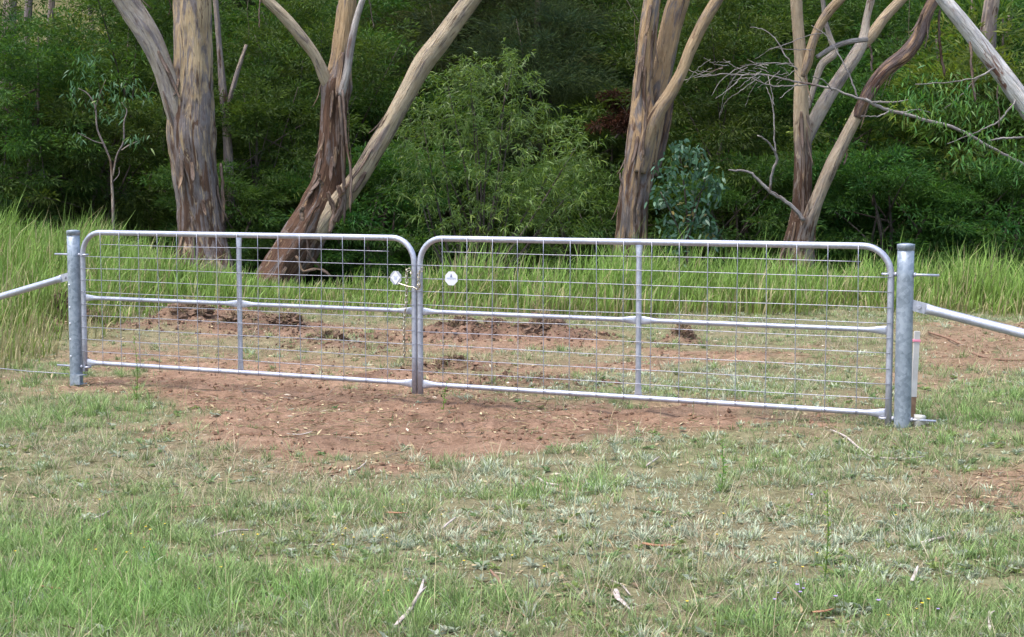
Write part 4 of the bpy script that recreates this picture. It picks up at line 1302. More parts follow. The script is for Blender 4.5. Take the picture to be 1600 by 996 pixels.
peel(g4, c4, 9, 307, .06, .4, .03)
peel(g4, c4d, 10, 308, .05, .6, .03)

# gum 5: white trunk leaning in from the right
Y5 = 24.0
b = base_of(1850, Y5)
g5 = thing('gum_tree', 'white barked gum leaning in from the right edge with drooping pale leaves', 'tree', b, 'gum trees behind the gate')
rows = [(1880, 520, 45.8), (1830, 460, 40.5), (1760, 372, 35.2), (1690, 280, 31.7), (1640, 215, 29.9), (1598, 160, 29.0), (1560, 108, 27.3), (1525, 62, 25.5), (1495, 25, 22.9), (1470, -6, 20.2)]
_, c5 = gum_part('trunk', rows, Y5, M['bark5'], g5, seed=22, extra=over(rows, Y5, .7), fib=.03, nseg=28)
tw = [[(1592, 150, 5), (1560, 190, 4), (1530, 205, 3), (1480, 225, 2)], [(1556, 105, 5), (1530, 120, 4), (1490, 128, 3), (1430, 132, 2)], [(1530, 120, 3), (1500, 150, 2), (1470, 175, 1.5)], [(1600, 215, 5), (1570, 216, 5), (1545, 220, 3)]]
twig_set(g5, 'limb', tw, Y5 - .1, M['dead'], 140, 7)
cl = [P(a, b_, Y5 - .1 + .2 * math.sin(a)) for a, b_ in ((1440, 140), (1465, 150), (1492, 140), (1500, 165), (1475, 185), (1525, 150), (1530, 215), (1505, 235), (1555, 235), (1420, 150), (1580, 245), (1560, 190))]
gum_crown(g5, cl, 24, M['gumdroop'], 56, .35, (.09, .16), (.014, .024), 'hanging_leaves', 0.0)
gum_crown(g5, [c5[-1, :3], c5[-1, :3] + [-.5, 0, .7]], 25, M['gumdroop'])
for k, (rws, w) in enumerate([([(1515, 65, 2), (1520, 110, 2), (1527, 165, 2)], .025), ([(1560, 130, 2), (1562, 180, 2), (1560, 200, 1)], .012)]):
    ribbon(g5, rws, Y5 - .2, 95 + k, w)

# slender distant trunks in the wood
for k, (rws, Y, lab) in enumerate([
        ([(-2, 420, 26), (5, 300, 24), (14, 200, 22), (12, 100, 22), (16, -10, 20)], 33.5, 'pinkish grey trunk standing at the far left edge of the wood'),
        ([(196, 380, 12), (198, 240, 11), (200, 130, 10), (205, 50, 9), (206, -10, 9)], 36.0, 'thin dark trunk in the wood above the pale sapling'),
        ([(362, 400, 16), (358, 280, 15), (354, 200, 13), (348, 140, 12), (344, 90, 9), (336, -10, 8)], 29.5, 'forked grey trunk close behind the mottled two limbed gum'),
        ([(78, 380, 13), (80, 200, 12), (76, 100, 11), (82, -10, 10)], 38.0, 'dim upright trunk in the wood at the upper left'),
        ([(962, 390, 12), (960, 200, 11), (958, 100, 10), (962, -10, 9)], 37.0, 'pale slender trunk in the wood left of the three stemmed gum'),
        ([(1526, 420, 30), (1532, 250, 27), (1540, 120, 25), (1545, 40, 24), (1552, -10, 23)], 31.5, 'grey trunk behind the white leaning gum at the upper right'),
        ([(1518, 420, 10), (1520, 200, 9), (1522, 60, 8), (1520, -10, 8)], 34.0, 'thin tan pole trunk beside the grey trunk at the upper right'),
        ([(40, 400, 16), (44, 250, 14), (38, 120, 12), (46, -10, 11)], 37.5, 'brownish trunk just right of the pinkish one at the far left'),
        ([(140, 400, 10), (136, 220, 9), (146, 100, 8), (140, -10, 7)], 40.0, 'very thin grey pole trunk at the upper left, right of the dim upright one'),
        ([(1580, 420, 12), (1584, 250, 11), (1574, 120, 10), (1580, -10, 9)], 36.0, 'slim pale trunk at the upper right edge'),
        ([(846, 380, 14), (850, 200, 12), (838, 80, 11), (842, -10, 10)], 33.5, 'dark stem of a she oak above the narrow leaved bush')]):
    root = thing('distant_trunk', lab, 'tree', base_of(rws[0][0], Y), 'slender trunks in the wood')
    gum_part('trunk', rws, Y, M['bark_far'] if k != 10 else M['stem'], root, seed=30 + k, nseg=14, fib=.06, lump=.1, step=.12, extra=over(rws, Y, .7))
    if k == 2:
        gum_part('limb', [(353, 180, 8), (362, 145, 8), (372, 110, 7), (385, 70, 5)], Y, M['bark_far'], root, seed=50, nseg=10, step=.1)
    if k == 1:
        gum_part('limb', [(202, 110, 5), (190, 98, 4), (172, 85, 3)], Y, M['bark_far'], root, seed=51, nseg=8, step=.1)


# ------------------------------------------------------------------ bushes and saplings in front of the wood
def twiggy(root, Y, rows_list, mat, seed, name='stem'):
    acc = Acc()
    ends = []
    for i, rows in enumerate(rows_list):
        a = limb(rows, Y, .25 * math.sin(i * 2.3))
        c = crom(a, 6 * len(rows)); acc.tube(c[:, :3], np.maximum(c[:, 3] * .55, .004), nseg=7, up=(0, 1, .02), lump=.08, seed=seed + i)
        ends.append(c)
    part(name, acc, mat, root)
    return ends


# narrow leaved bush between the middle gums
YA = 25.8
b = base_of(735, YA)
nb = thing('narrow_leaved_bush', 'large bright green bush with narrow drooping leaves behind where the leaves of the gate meet', 'bush', b, 'shrubs at the edge of the wood')
r = np.random.default_rng(31)
ends = []
lobes = [(690, 190, .55), (700, 135, .38), (740, 160, .55), (790, 130, .42), (800, 175, .55), (830, 220, .60), (760, 230, .70), (690, 250, .60), (655, 300, .42), (720, 310, .70), (800, 300, .75), (860, 270, .55), (880, 320, .50), (650, 240, .35), (780, 360, .75),
         (700, 370, .65), (840, 360, .6), (900, 230, .35), (800, 110, .22), (660, 190, .3), (735, 120, .2), (900, 290, .4)]
acc = Acc()
Pl, Dl = [], []
for i, (a, q, rr) in enumerate(lobes):
    c = P(a, q, YA + r.uniform(-.5, .6))
    s = b + np.array([r.normal(0, .15), r.normal(0, .15), 0])
    acc.tube(crom(np.array([s, (s * .5 + c * .5) + np.array([r.normal(0, .1), r.normal(0, .1), -.1]), c]), 10), np.linspace(.028, .006, 10), nseg=6, up=(0, 1, .02), seed=i)
    nt_ = int(26 * (rr / .5) ** 1.6) + 8
    for t in range(nt_):                                     # leafy shoots that rise and arch over
        o_ = c + rand_dirs(1, r)[0] * rr * r.random() ** .45 * np.array([1, 1, .9])
        d_ = unit((o_ - c) * .8 / rr + np.array([r.normal(0, .4), r.normal(0, .4), .55]))
        ln = r.uniform(.25, .45); m = r.integers(15, 22)
        f = np.linspace(0, 1, m)[:, None]
        pts_ = o_ + d_ * ln * f - k3 * .10 * f ** 2
        Pl.append(pts_); Dl.append(unit(d_ * .55 + rand_dirs(m, r) * .75 - k3 * .12))
part('stem', acc, M['stem'], nb)
Pl = np.vstack(Pl); Dl = np.vstack(Dl); n = len(Pl)
V, F = leaves6(Pl, Dl, unit(rand_dirs(n, r) + k3 * .4), r.uniform(.09, .16, n), r.uniform(.011, .018, n), .42)
t = r.uniform(.65, 1.35, n); yl = (r.random(n) < .12) * .6
obj('crown', mesh_np('crown', V, F, M['acacia'], np.repeat(np.stack([t * (1 + yl), t * (1 + yl * .5), t], 1), 6, 0)), nb)

# blue green gum sapling at the foot of gum 3
YB = 25.2
b = base_of(1075, YB)
sp = thing('gum_sapling', 'low bushy blue green gum sapling right of the three stemmed gum', 'sapling', b, 'saplings')
ends = twiggy(sp, YB, [[(1072, 430, 7), (1074, 350, 6), (1070, 300, 5), (1062, 240, 3)], [(1074, 380, 5), (1090, 320, 4), (1105, 270, 3)], [(1074, 390, 5), (1052, 340, 4), (1032, 300, 3)], [(1075, 350, 4), (1095, 300, 3), (1120, 285, 2)]], M['stem'], 5)
r = np.random.default_rng(32)
cl = [(1060, 235, .22), (1085, 240, .20), (1045, 270, .28), (1075, 275, .32), (1105, 265, .25), (1035, 310, .25), (1065, 320, .32), (1100, 310, .3), (1120, 290, .16), (1045, 350, .28), (1085, 350, .3), (1060, 385, .3), (1105, 350, .2), (1118, 375, .15)]
Pl = np.vstack([P(a, q, YB) + rand_dirs(60, r) * (rr * r.random(60) ** .45)[:, None] for a, q, rr in cl]); n = len(Pl)
V, F = leaves6(Pl, unit(rand_dirs(n, r) * .9 - k3 * .45), rand_dirs(n, r), r.uniform(.08, .14, n), r.uniform(.035, .055, n), .2)
t = r.uniform(.7, 1.35, n); br = (r.random(n) < .03)
obj('crown', mesh_np('crown', V, F, M['gumleaf'], np.repeat(np.stack([t * (1 + 2.2 * br), t, t * (1 - .4 * br)], 1), 6, 0)), sp)

# slender sapling at the left
YC = 24.8
b = base_of(177, YC)
sp = thing('gum_sapling', 'slender pale stemmed sapling with sparse leaves at the left, behind the left gate leaf', 'sapling', b, 'saplings')
ends = twiggy(sp, YC, [[(178, 420, 10), (177, 350, 8), (175, 290, 8), (172, 250, 6), (164, 230, 6), (153, 205, 5), (146, 160, 4), (135, 145, 3), (122, 138, 2)], [(176, 275, 6), (184, 240, 5), (192, 225, 5), (194, 190, 4), (198, 172, 3), (190, 160, 2)],
                      [(162, 225, 4), (150, 222, 3), (135, 215, 3), (122, 208, 2)], [(190, 235, 3), (200, 228, 3), (218, 220, 2)], [(176, 285, 3), (186, 272, 2.5), (186, 262, 2)], [(148, 175, 3), (155, 150, 2), (165, 125, 2)]], M['bark_far'], 7)
r = np.random.default_rng(33)
cl = [(130, 120, .28), (118, 135, .22), (140, 140, .25), (150, 160, .22), (165, 130, .28), (175, 150, .25), (190, 145, .25), (205, 130, .22), (215, 140, .2), (125, 210, .14), (222, 215, .22), (205, 215, .16), (150, 95, .25), (135, 100, .22), (185, 175, .18), (160, 180, .15), (230, 148, .14), (112, 152, .14), (135, 90, .2)]
Pl = np.vstack([P(a, q, YC + r.uniform(-.3, .3)) + rand_dirs(17, r) * (rr * r.random(17) ** .5)[:, None] for a, q, rr in cl]); n = len(Pl)
V, F = leaves6(Pl, unit(rand_dirs(n, r) * .8 - k3 * .75), rand_dirs(n, r), r.uniform(.07, .13, n), r.uniform(.018, .030, n), .3)
t = r.uniform(.75, 1.4, n); yl = (r.random(n) < .06) * 1.2
obj('crown', mesh_np('crown', V, F, M['sapleaf'], np.repeat(np.stack([t * (1 + yl), t * (1 + yl * .4), t], 1), 6, 0)), sp)


# ------------------------------------------------------------------ grass
def blades(x, y, z, L, W, az, lean, curl, col, tipcol, segs=2, wob=None):
    """tapered bent blades; lean = tilt from vertical (rad), curl = extra tilt at the tip"""
    n = len(x)
    r = rng
    d = np.stack([np.cos(az), np.sin(az), np.zeros(n)], 1)
    fa = az + np.pi / 2 + r.normal(0, .6, n)                 # facing
    S = np.stack([np.cos(fa), np.sin(fa), np.zeros(n)], 1)
    p = np.stack([x, y, z], 1)
    rows, cols = [], []
    cur = p
    for k in range(segs):
        f = k / segs
        w = W * (1 - 0.55 * f ** 1.5) * .5
        rows += [cur + S * w[:, None], cur - S * w[:, None]]
        c = col * (1 - f) + tipcol * f
        cols += [c, c]
        a = np.clip(lean + curl * f, 0, 2.4)
        stepv = (d * np.sin(a)[:, None] + k3 * np.cos(a)[:, None]) * (L / segs)[:, None]
        cur = cur + stepv
    rows.append(cur); cols.append(tipcol)
    V = np.stack(rows, 1).reshape(-1, 3); K = np.stack(cols, 1).reshape(-1, 3)
    m = 2 * segs + 1
    b = np.arange(n)[:, None] * m
    F = []
    for k in range(segs - 1):
        F += [b + np.array([[2 * k, 2 * k + 1, 2 * k + 3]]), b + np.array([[2 * k, 2 * k + 3, 2 * k + 2]])]
    F.append(b + np.array([[2 * segs - 2, 2 * segs - 1, 2 * segs]]))
    return V, np.concatenate(F), K


def blobs(lst, x, y):
    s = np.zeros(np.shape(x))
    for a, q, rx, ry, w in lst:
        c = G(a, q)
        s = np.maximum(s, w * np.exp(-(((x - c[0]) / rx) ** 2 + ((y - c[1]) / ry) ** 2)))
    return s


LUSH = [(80, 930, .8, .9, 1.0), (250, 940, .7, .8, 1.0), (420, 930, .6, .6, .95), (600, 960, .6, .5, .8), (130, 820, .7, .6, .6), (30, 850, .6, .7, .8), (860, 772, .35, .35, .85), (760, 960, .5, .35, .55),
        (1180, 985, .3, .25, .9), (1460, 985, .6, .3, .6), (960, 985, .5, .25, .5), (1350, 950, .6, .4, .5), (1480, 655, .5, .7, .75), (1560, 620, .8, .7, .7), (1440, 690, .4, .4, .6), (200, 625, .5, .3, .35),
        (60, 660, .7, .8, .45), (780, 690, .3, .2, .4), (1080, 610, 1.0, .9, .35), (30, 600, .8, .8, .6), (1590, 880, .5, .5, .5), (1230, 720, .6, .4, .45), (560, 800, .6, .5, .35)]
STRAW = [(330, 740, 1.0, .9, .8), (180, 720, .9, .7, .7), (500, 770, .8, .5, .6), (650, 690, .8, .35, .7), (1480, 760, .8, .5, .7), (1000, 900, .6, .4, .45), (820, 830, .5, .3, .7), (1300, 760, .8, .4, .35), (100, 770, .6, .4, .5), (300, 510, 1.6, 1.2, .8), (1500, 540, 1.6, 1.4, .6)]
SILVER = [(1000, 770, 1.2, 1.0, 1.0), (1150, 830, 1.2, .8, 1.0), (1300, 850, 1.0, .7, .8), (420, 740, .5, .35, .8), (620, 850, .7, .5, .6), (1100, 600, 1.5, 1.4, .9), (1450, 830, .8, .5, .6), (900, 880, .7, .5, .5), (470, 800, .6, .3, .6), (700, 780, .6, .4, .5), (900, 690, .8, .3, .7)]


def sample_ground(n, y0, y1, power, margin=1.3, seed=1):
    r = np.random.default_rng(seed)
    u = r.random(n)
    if abs(power - 1) < 1e-6:
        y = y0 * (y1 / y0) ** u
    else:
        q = 1 - power
        y = (y0 ** q + u * (y1 ** q - y0 ** q)) ** (1 / q)
    hw = .335 * y + margin
    return (r.random(n) * 2 - 1) * hw, y, r


xf, yf, r = sample_ground(375000, 4.6, 20.5, 1.25, 1.9, 3)
xc, yc, r2 = sample_ground(18200, 4.6, 20.5, 1.25, 1.9, 4)
NB_ = 27
tr = r.uniform(.012, .05, len(xc)); ts = np.clip(r.lognormal(-.08, .38, len(xc)), .45, 2.1)
ci = np.repeat(np.arange(len(xc)), NB_)
tq = r.random(len(ci)) ** .5; ta = r.uniform(0, 2 * np.pi, len(ci))
x = np.concatenate([xf, xc[ci] + np.cos(ta) * tq * tr[ci]]); y = np.concatenate([yf, yc[ci] + np.sin(ta) * tq * tr[ci]])
tuft = np.concatenate([np.full(len(xf), -1), ci]); tlean = np.concatenate([np.zeros(len(xf)), tq]); taz = np.concatenate([r.uniform(0, 6.28, len(xf)), ta + r.normal(0, .35, len(ci))])
u_keep = np.concatenate([r.random(len(xf)), r.random(len(xc))[ci]])
u_ty = np.concatenate([r.random(len(xf)), np.clip(r.random(len(xc))[ci] + r.normal(0, .12, len(ci)), 0, 1)])
u_sil = np.concatenate([r.random(len(xf)), np.clip(r.random(len(xc))[ci] + r.normal(0, .08, len(ci)), 0, 1)])
tsz = np.concatenate([np.full(len(xf), .8), ts[ci]]); tcol = np.concatenate([np.ones(len(xf)), r.uniform(.78, 1.25, len(xc))[ci]])
d = dirt(x, y)
patch = fbm(x * 2.2, y * 2.2, 201, 4); fine = fbm(x * 9, y * 9, 211, 3); big = fbm(x * .8, y * .8, 221, 3)
lush = np.clip(blobs(LUSH, x, y) + (patch - .5) * .9, 0, 1)
straw = np.clip(blobs(STRAW, x, y) + (fbm(x * 1.7, y * 1.7, 231, 3) - .5) * 1.1, 0, 1) * (1 - .6 * lush)
silver = np.clip(blobs(SILVER, x, y) + (fbm(x * 1.5, y * 1.5, 241, 3) - .5) * .9, 0, 1) * (1 - .7 * lush)
bare = sstep(.56, .70, fbm(x * 1.4 + 40, y * 1.9, 261, 4)) * (1 - lush)
keep = (1 - d) ** 1.3 * np.clip(.22 + .95 * sstep(.38, .60, fine) + .35 * lush - .25 * straw, .05, 1) * (1 - .85 * bare)
keep = np.maximum(keep, .26 * d * sstep(.52, .64, fbm(x * 3.2, y * 3.2, 271, 3)) * (1 - .88 * sstep(-.25, .15, poly_sd(CORE, x, y))))
ok = u_keep < keep * .88
x, y, d, patch, fine, lush, straw, silver, tuft, tlean, taz, u_ty, u_sil, tsz, tcol = (q[ok] for q in (x, y, d, patch, fine, lush, straw, silver, tuft, tlean, taz, u_ty, u_sil, tsz, tcol))
n = len(x)
z = H(x, y, d) - .004
ty = u_ty
is_straw = ty < (.13 + .38 * straw - .10 * lush)
is_silver = (~is_straw) & (u_sil < (.14 + .75 * silver))
tall_ = sstep(.45, .75, fbm(x * 1.1 + 9, y * 1.1, 251, 3))
L = r.uniform(.035, .085, n) * (.75 + .8 * lush + .35 * tall_)
W = r.uniform(.0026, .0048, n) * (.8 + y / 22)
L = np.where(is_silver, r.uniform(.022, .050, n), L); W = np.where(is_silver, r.uniform(.0045, .0085, n) * (.75 + y / 25), W)
L = np.where(is_straw, r.uniform(.05, .15, n), L); W = np.where(is_straw, r.uniform(.002, .0036, n) * (.8 + y / 22), W)
lean = np.abs(r.normal(.35, .35, n)); lean = np.where(is_silver, r.uniform(.2, 1.3, n), lean); lean = np.where(is_straw, r.uniform(.5, 1.55, n), lean)
curl = np.abs(r.normal(.5, .35, n)); curl = np.where(is_straw, r.normal(.2, .3, n), curl)
az = taz
L = L * tsz
lean = np.where((tuft >= 0) & ~is_straw, np.abs(.12 + .75 * tlean + r.normal(0, .18, n)), lean)
t = (r.uniform(.72, 1.28, n) * tcol)[:, None]
green = np.array([.145, .245, .055]) * lush[:, None] + np.array([.180, .220, .085]) * (1 - lush[:, None])
green = green * t
c_sil = np.array([.335, .370, .255]) * t
c_str = np.array([.345, .285, .185]) * t * (.7 + .5 * r.random(n)[:, None])
col = np.where(is_straw[:, None], c_str, np.where(is_silver[:, None], c_sil, green))
tip = col * np.where(is_straw[:, None], 1.05, 1.30) + np.where(is_straw | is_silver, 0, .02)[:, None]
V, F, K = blades(x, y, z, L, W, az, lean, curl, col * .92, tip, 2)
o = obj('short_grass', mesh_np('short_grass', V, F, M['blade'], K))
kind(o, 'stuff', 'short green, silvery and straw coloured grass growing over the paddock', 'grass')
N_SHORT = n

# flat rosettes of broad leaved weeds
x, y, r = sample_ground(4200, 4.7, 13, 1.3, 1.9, 6)
d = dirt(x, y); ok = (r.random(len(x)) < (1 - d)) & (fbm(x * 1.2, y * 1.2, 281, 3) > .44); x, y, d = x[ok], y[ok], d[ok]; n = len(x)
z = H(x, y, d) + .006; m = 8
idx_ = np.repeat(np.arange(n), m); nn = len(idx_)
an = np.tile(np.arange(m) * 2.4, n) + r.random(n)[idx_] * 6.28; el = r.uniform(.15, 1.0, nn)
D = np.stack([np.cos(an) * np.cos(el), np.sin(an) * np.cos(el), np.sin(el)], 1)
sz = r.uniform(.6, 1.4, n)[idx_]
V, F = leaves4(np.stack([x, y, z], 1)[idx_], D, unit(k3 + r.normal(0, .3, (nn, 3))), r.uniform(.022, .05, nn) * sz, r.uniform(.009, .018, nn) * sz, .25)
pal = np.array([[.13, .20, .07], [.24, .28, .18], [.17, .22, .06], [.30, .33, .24]])
K = pal[r.choice(4, n, p=[.3, .3, .2, .2])][idx_] * r.uniform(.75, 1.25, nn)[:, None]
o = obj('broadleaf_weeds', mesh_np('broadleaf_weeds', V, F, M['blade'], np.repeat(K, 4, 0))); kind(o, 'stuff', 'low broad leaved weeds scattered through the short grass', 'weeds')

# scattered tall dry stalks with seed heads
x, y, r = sample_ground(560, 4.8, 15, 1.4, .9, 9)
d = dirt(x, y); ok = r.random(len(x)) < (1 - d * .9); x, y, d = x[ok], y[ok], d[ok]; n = len(x)
z = H(x, y, d)
L = r.uniform(.18, .42, n); gcol_ = np.where((r.random(n) < .45)[:, None], np.array([.42, .36, .20]), np.array([.22, .25, .09]))
V, F, K = blades(x, y, z, L, r.uniform(.0024, .0036, n), r.uniform(0, 6.28, n), np.abs(r.normal(.15, .25, n)), np.abs(r.normal(.35, .3, n)), gcol_ * .9, gcol_ * 1.15, 4)
o = obj('seed_stalks', mesh_np('seed_stalks', V, F, M['blade'], K)); kind(o, 'stuff', 'thin dry grass stalks standing above the short grass', 'grass')

# tall grass in front of the trees
TALLP = polyw([(-260, 640), (-60, 600), (40, 572), (95, 545), (118, 518), (180, 512), (260, 498), (420, 492), (640, 494), (900, 494), (1150, 494), (1380, 490), (1430, 492), (1560, 492), (1760, 496), (1980, 500)])
TALLP = np.vstack([TALLP, [(16, 25.5), (4.0, 25.0), (1.0, 23.4), (-1.2, 21.7), (-3.4, 21.2), (-4.7, 23.2), (-6.2, 26.5), (-15.5, 27.6)]])
r = np.random.default_rng(12)
nt_ = 175000
x = r.uniform(-12.5, 12, nt_); y = 13.5 + 14.5 * r.random(nt_) ** .85
ok = np.abs(x) < .36 * y + 1.5; x, y = x[ok], y[ok]
sd_ = poly_sd(TALLP, x, y) + (fbm(x * 1.5, y * 1.5, 301, 3) - .5) * 1.6
ok = (sd_ > 0) & (r.random(len(x)) < .45 + .55 * sstep(.35, .6, fbm(x * 2.3, y * 2.3, 311, 3))) & ((y < 25.5) | (r.random(len(x)) < .6))
x, y, sd_ = x[ok], y[ok], sd_[ok]; n = len(x)
left = sstep(-2.2, -4.2, x + (y - 18) * .25)
nearleft = left * sstep(19.5, 15, y)
pxx = CXP + x / y * F_PX
hprof = np.interp(pxx, [-100, 100, 250, 330, 430, 520, 640, 720, 900, 1100, 1300, 1450, 1550, 1700], [.56, .56, .50, .42, .22, .24, .34, .50, .56, .56, .54, .62, .56, .56])
hmod = .15 + 1.7 * fbm(x * 2.1, y * 2.1, 321, 3)
L = (r.uniform(.55, 1.05, n) + .45 * r.random(n) ** 8) * (.50 + .50 * sstep(0, 1.2, sd_)) * hmod * (1 - .30 * nearleft) * hprof * 1.12
W = np.where(r.random(n) < .45, r.uniform(.013, .024, n), r.uniform(.007, .014, n)) * (1 - .3 * nearleft)
lean = np.abs(r.normal(.10, .15, n)) + .8 * (r.random(n) < .07); curl = np.abs(r.normal(.55, .55, n))
az = r.normal(0.3, 1.4, n)
t = r.uniform(.75, 1.25, n)[:, None]
dry = np.clip(.12 + .40 * nearleft + .5 * (fbm(x * .8, y * .8, 331, 3) - .5) + .30 * sstep(1.0, 0, sd_), 0, .9)
is_dry = r.random(n) < dry
g0 = np.array([.160, .205, .038]); g1_ = np.array([.165, .280, .048])
hue = fbm(x * .5, y * .5, 341, 2)[:, None]
basec = np.where(is_dry[:, None], np.array([.26, .22, .10]), g0 * (1 - hue * .3)) * t
tipc = np.where(is_dry[:, None], np.array([.31, .28, .13]), g1_ * (.8 + .4 * hue)) * t
z = H(x, y) - .01
V, F, K = blades(x, y, z, L, W, az, lean, curl, basec, tipc, 3)
o = obj('tall_grass', mesh_np('tall_grass', V, F, M['blade'], K)); kind(o, 'stuff', 'tall bright green grass standing behind the gate', 'grass')
N_TALL = n

# leaf litter and straw on the bare soil, crumbs of earth
x, y, r = sample_ground(80000, 4.8, 21, 1.1, .8, 15)
d = dirt(x, y)
bk_ = np.zeros(len(x))
for bx_, by_, rx, ry, h in BANKW:
    bk_ = np.maximum(bk_, np.exp(-(((x - bx_) / rx / 1.3) ** 2 + ((y - by_) / ry / 1.6) ** 2)) * (h > .055))
ok = r.random(len(x)) < np.clip(.10 + .8 * bk_ + .55 * d * (fbm(x * 1.8, y * 1.8, 401, 3) > .46) + .08 * d, 0, 1); x, y, d = x[ok], y[ok], d[ok]; n = len(x)
z = H(x, y, d) + .006
D = unit(np.stack([r.normal(size=n), r.normal(size=n), r.normal(0, .18, n)], 1)); N = unit(np.stack([r.normal(0, .25, n), r.normal(0, .25, n), np.ones(n)], 1))
strw = r.random(n) < .72
L = np.where(strw, r.uniform(.04, .16, n), r.uniform(.03, .075, n)); W = np.where(strw, r.uniform(.0025, .005, n), r.uniform(.010, .022, n))
V, F = leaves4(np.stack([x, y, z], 1), D, N, L, W, 0)
pal = np.array([[.42, .34, .20], [.33, .25, .14], [.20, .12, .075], [.50, .42, .32], [.26, .24, .12]])
K = pal[r.choice(5, n, p=[.34, .30, .13, .08, .15])] * r.uniform(.7, 1.2, n)[:, None]
o = obj('dry_litter', mesh_np('dry_litter', V, F, M['scrap'], np.repeat(K, 4, 0))); kind(o, 'stuff', 'dry straw and fallen leaf litter scattered on the bare soil', 'litter')

x, y, r = sample_ground(60000, 8.5, 20, 1.0, .5, 16)
d = dirt(x, y)
ok = r.random(len(x)) < .55 * sstep(.45, .9, d) * sstep(.42, .6, fbm(x * 3, y * 4, 411, 3)); x, y, d = x[ok], y[ok], d[ok]; n = len(x)
s = .004 + .016 * r.random(n) ** 5
z = H(x, y, d) + s * .3
oc = np.array([(1, 0, 0), (-1, 0, 0), (0, 1, 0), (0, -1, 0), (0, 0, 1), (0, 0, -1)], float)
V = (np.stack([x, y, z], 1)[:, None, :] + oc[None] * s[:, None, None] * r.uniform(.6, 1.3, (n, 6, 1)) + r.normal(0, .15, (n, 6, 3)) * s[:, None, None]).reshape(-1, 3)
of = np.array([(0, 2, 4), (2, 1, 4), (1, 3, 4), (3, 0, 4), (2, 0, 5), (1, 2, 5), (3, 1, 5), (0, 3, 5)])
F = (np.arange(n)[:, None, None] * 6 + of[None]).reshape(-1, 3)
K = np.array([.185, .108, .07]) * r.uniform(.55, 1.25, n)[:, None]
bx2, by2, bh = [], [], []
for bx_, by_, rx, ry, h in BANKW:                             # churned lumps heaped along the banks
    if h < .06:
        continue
    m = int(165 * rx / .35)
    bx2.append(bx_ + r.normal(0, .72, m) * rx); by2.append(by_ + r.normal(0, 1.1, m) * ry); bh.append(.004 + .021 * r.random(m) ** 3.5)
bx2, by2, bh = (np.concatenate(q) for q in (bx2, by2, bh)); m = len(bx2)
bz = H(bx2, by2) + bh * .35
V2 = (np.stack([bx2, by2, bz], 1)[:, None, :] + oc[None] * bh[:, None, None] * r.uniform(.5, 1.4, (m, 6, 1)) + r.normal(0, .3, (m, 6, 3)) * bh[:, None, None]).reshape(-1, 3)
F = np.concatenate([F, (np.arange(m)[:, None, None] * 6 + of[None]).reshape(-1, 3) + len(V)]); V = np.vstack([V, V2])
K = np.vstack([K, np.array([.165, .10, .068]) * r.uniform(.5, 1.3, m)[:, None]]); n = n + m
o = obj('soil_crumbs', mesh_np('soil_crumbs', V, F, M['soil_crumb'], np.repeat(K, 6, 0), None, False)); kind(o, 'stuff', 'crumbs of red brown earth lying on the scraped soil', 'soil')


# ------------------------------------------------------------------ clods, sticks, bark, weeds and flowers
def clod(px, py, rx, ry, rz, label, seed, hair=160):
    g = G(px, py); zg = float(H(g[0:1], g[1:2])[0])
    root = thing('sod_clod', label, 'clod', (g[0], g[1], zg), 'clods of dug up turf')
    r = np.random.default_rng(seed)
    nu, nv = 44, 24
    th = np.linspace(0, 2 * np.pi, nu, endpoint=False); ph = np.linspace(-np.pi / 2, np.pi / 2, nv)
    TH, PH = np.meshgrid(th, ph)
    dv = np.stack([np.cos(PH) * np.cos(TH), np.cos(PH) * np.sin(TH), np.sin(PH)], -1).reshape(-1, 3)
    q = fbm(dv[:, 0] * 2.2 + seed + dv[:, 2], dv[:, 1] * 2.2 - seed + dv[:, 2] * 1.7, 7, 4)
    q2 = fbm(dv[:, 0] * 6 + seed, dv[:, 1] * 6 + dv[:, 2] * 6, 8, 3)
    V = dv * (.55 + .95 * (q - .35) + .75 * (q2 - .5))[:, None] * np.array([rx, ry, rz]) + np.array([0, 0, rz * .02])
    i = np.arange(nv - 1)[:, None] * nu; j = np.arange(nu)[None, :]; j2 = (j + 1) % nu
    F = np.stack([i + j, i + j2, i + nu + j2, i + nu + j], -1).reshape(-1, 4)
    V = V + r.normal(0, .008, V.shape)
    obj('earth', mesh_np('earth', V, F, M['sod'], None, None, False), root, (0, 0, 0))
    k = r.integers(0, len(V), hair * 3); p = V[k]
    ok = p[:, 2] > 0; p = p[ok]; m = len(p)
    a = r.uniform(0, 6.28, m)
    c = np.where((r.random(m) < .75)[:, None], np.array([.36, .27, .16]), np.array([.17, .18, .06])) * r.uniform(.6, 1.2, m)[:, None]
    Vb, Fb, Kb = blades(p[:, 0], p[:, 1], p[:, 2] - .01, r.uniform(.05, .16, m), r.uniform(.003, .006, m), a, r.uniform(.3, 1.5, m), r.uniform(.2, 1.2, m), c, c * 1.1, 3)
    obj('roots', mesh_np('roots', Vb, Fb, M['blade'], Kb), root, (0, 0, 0))


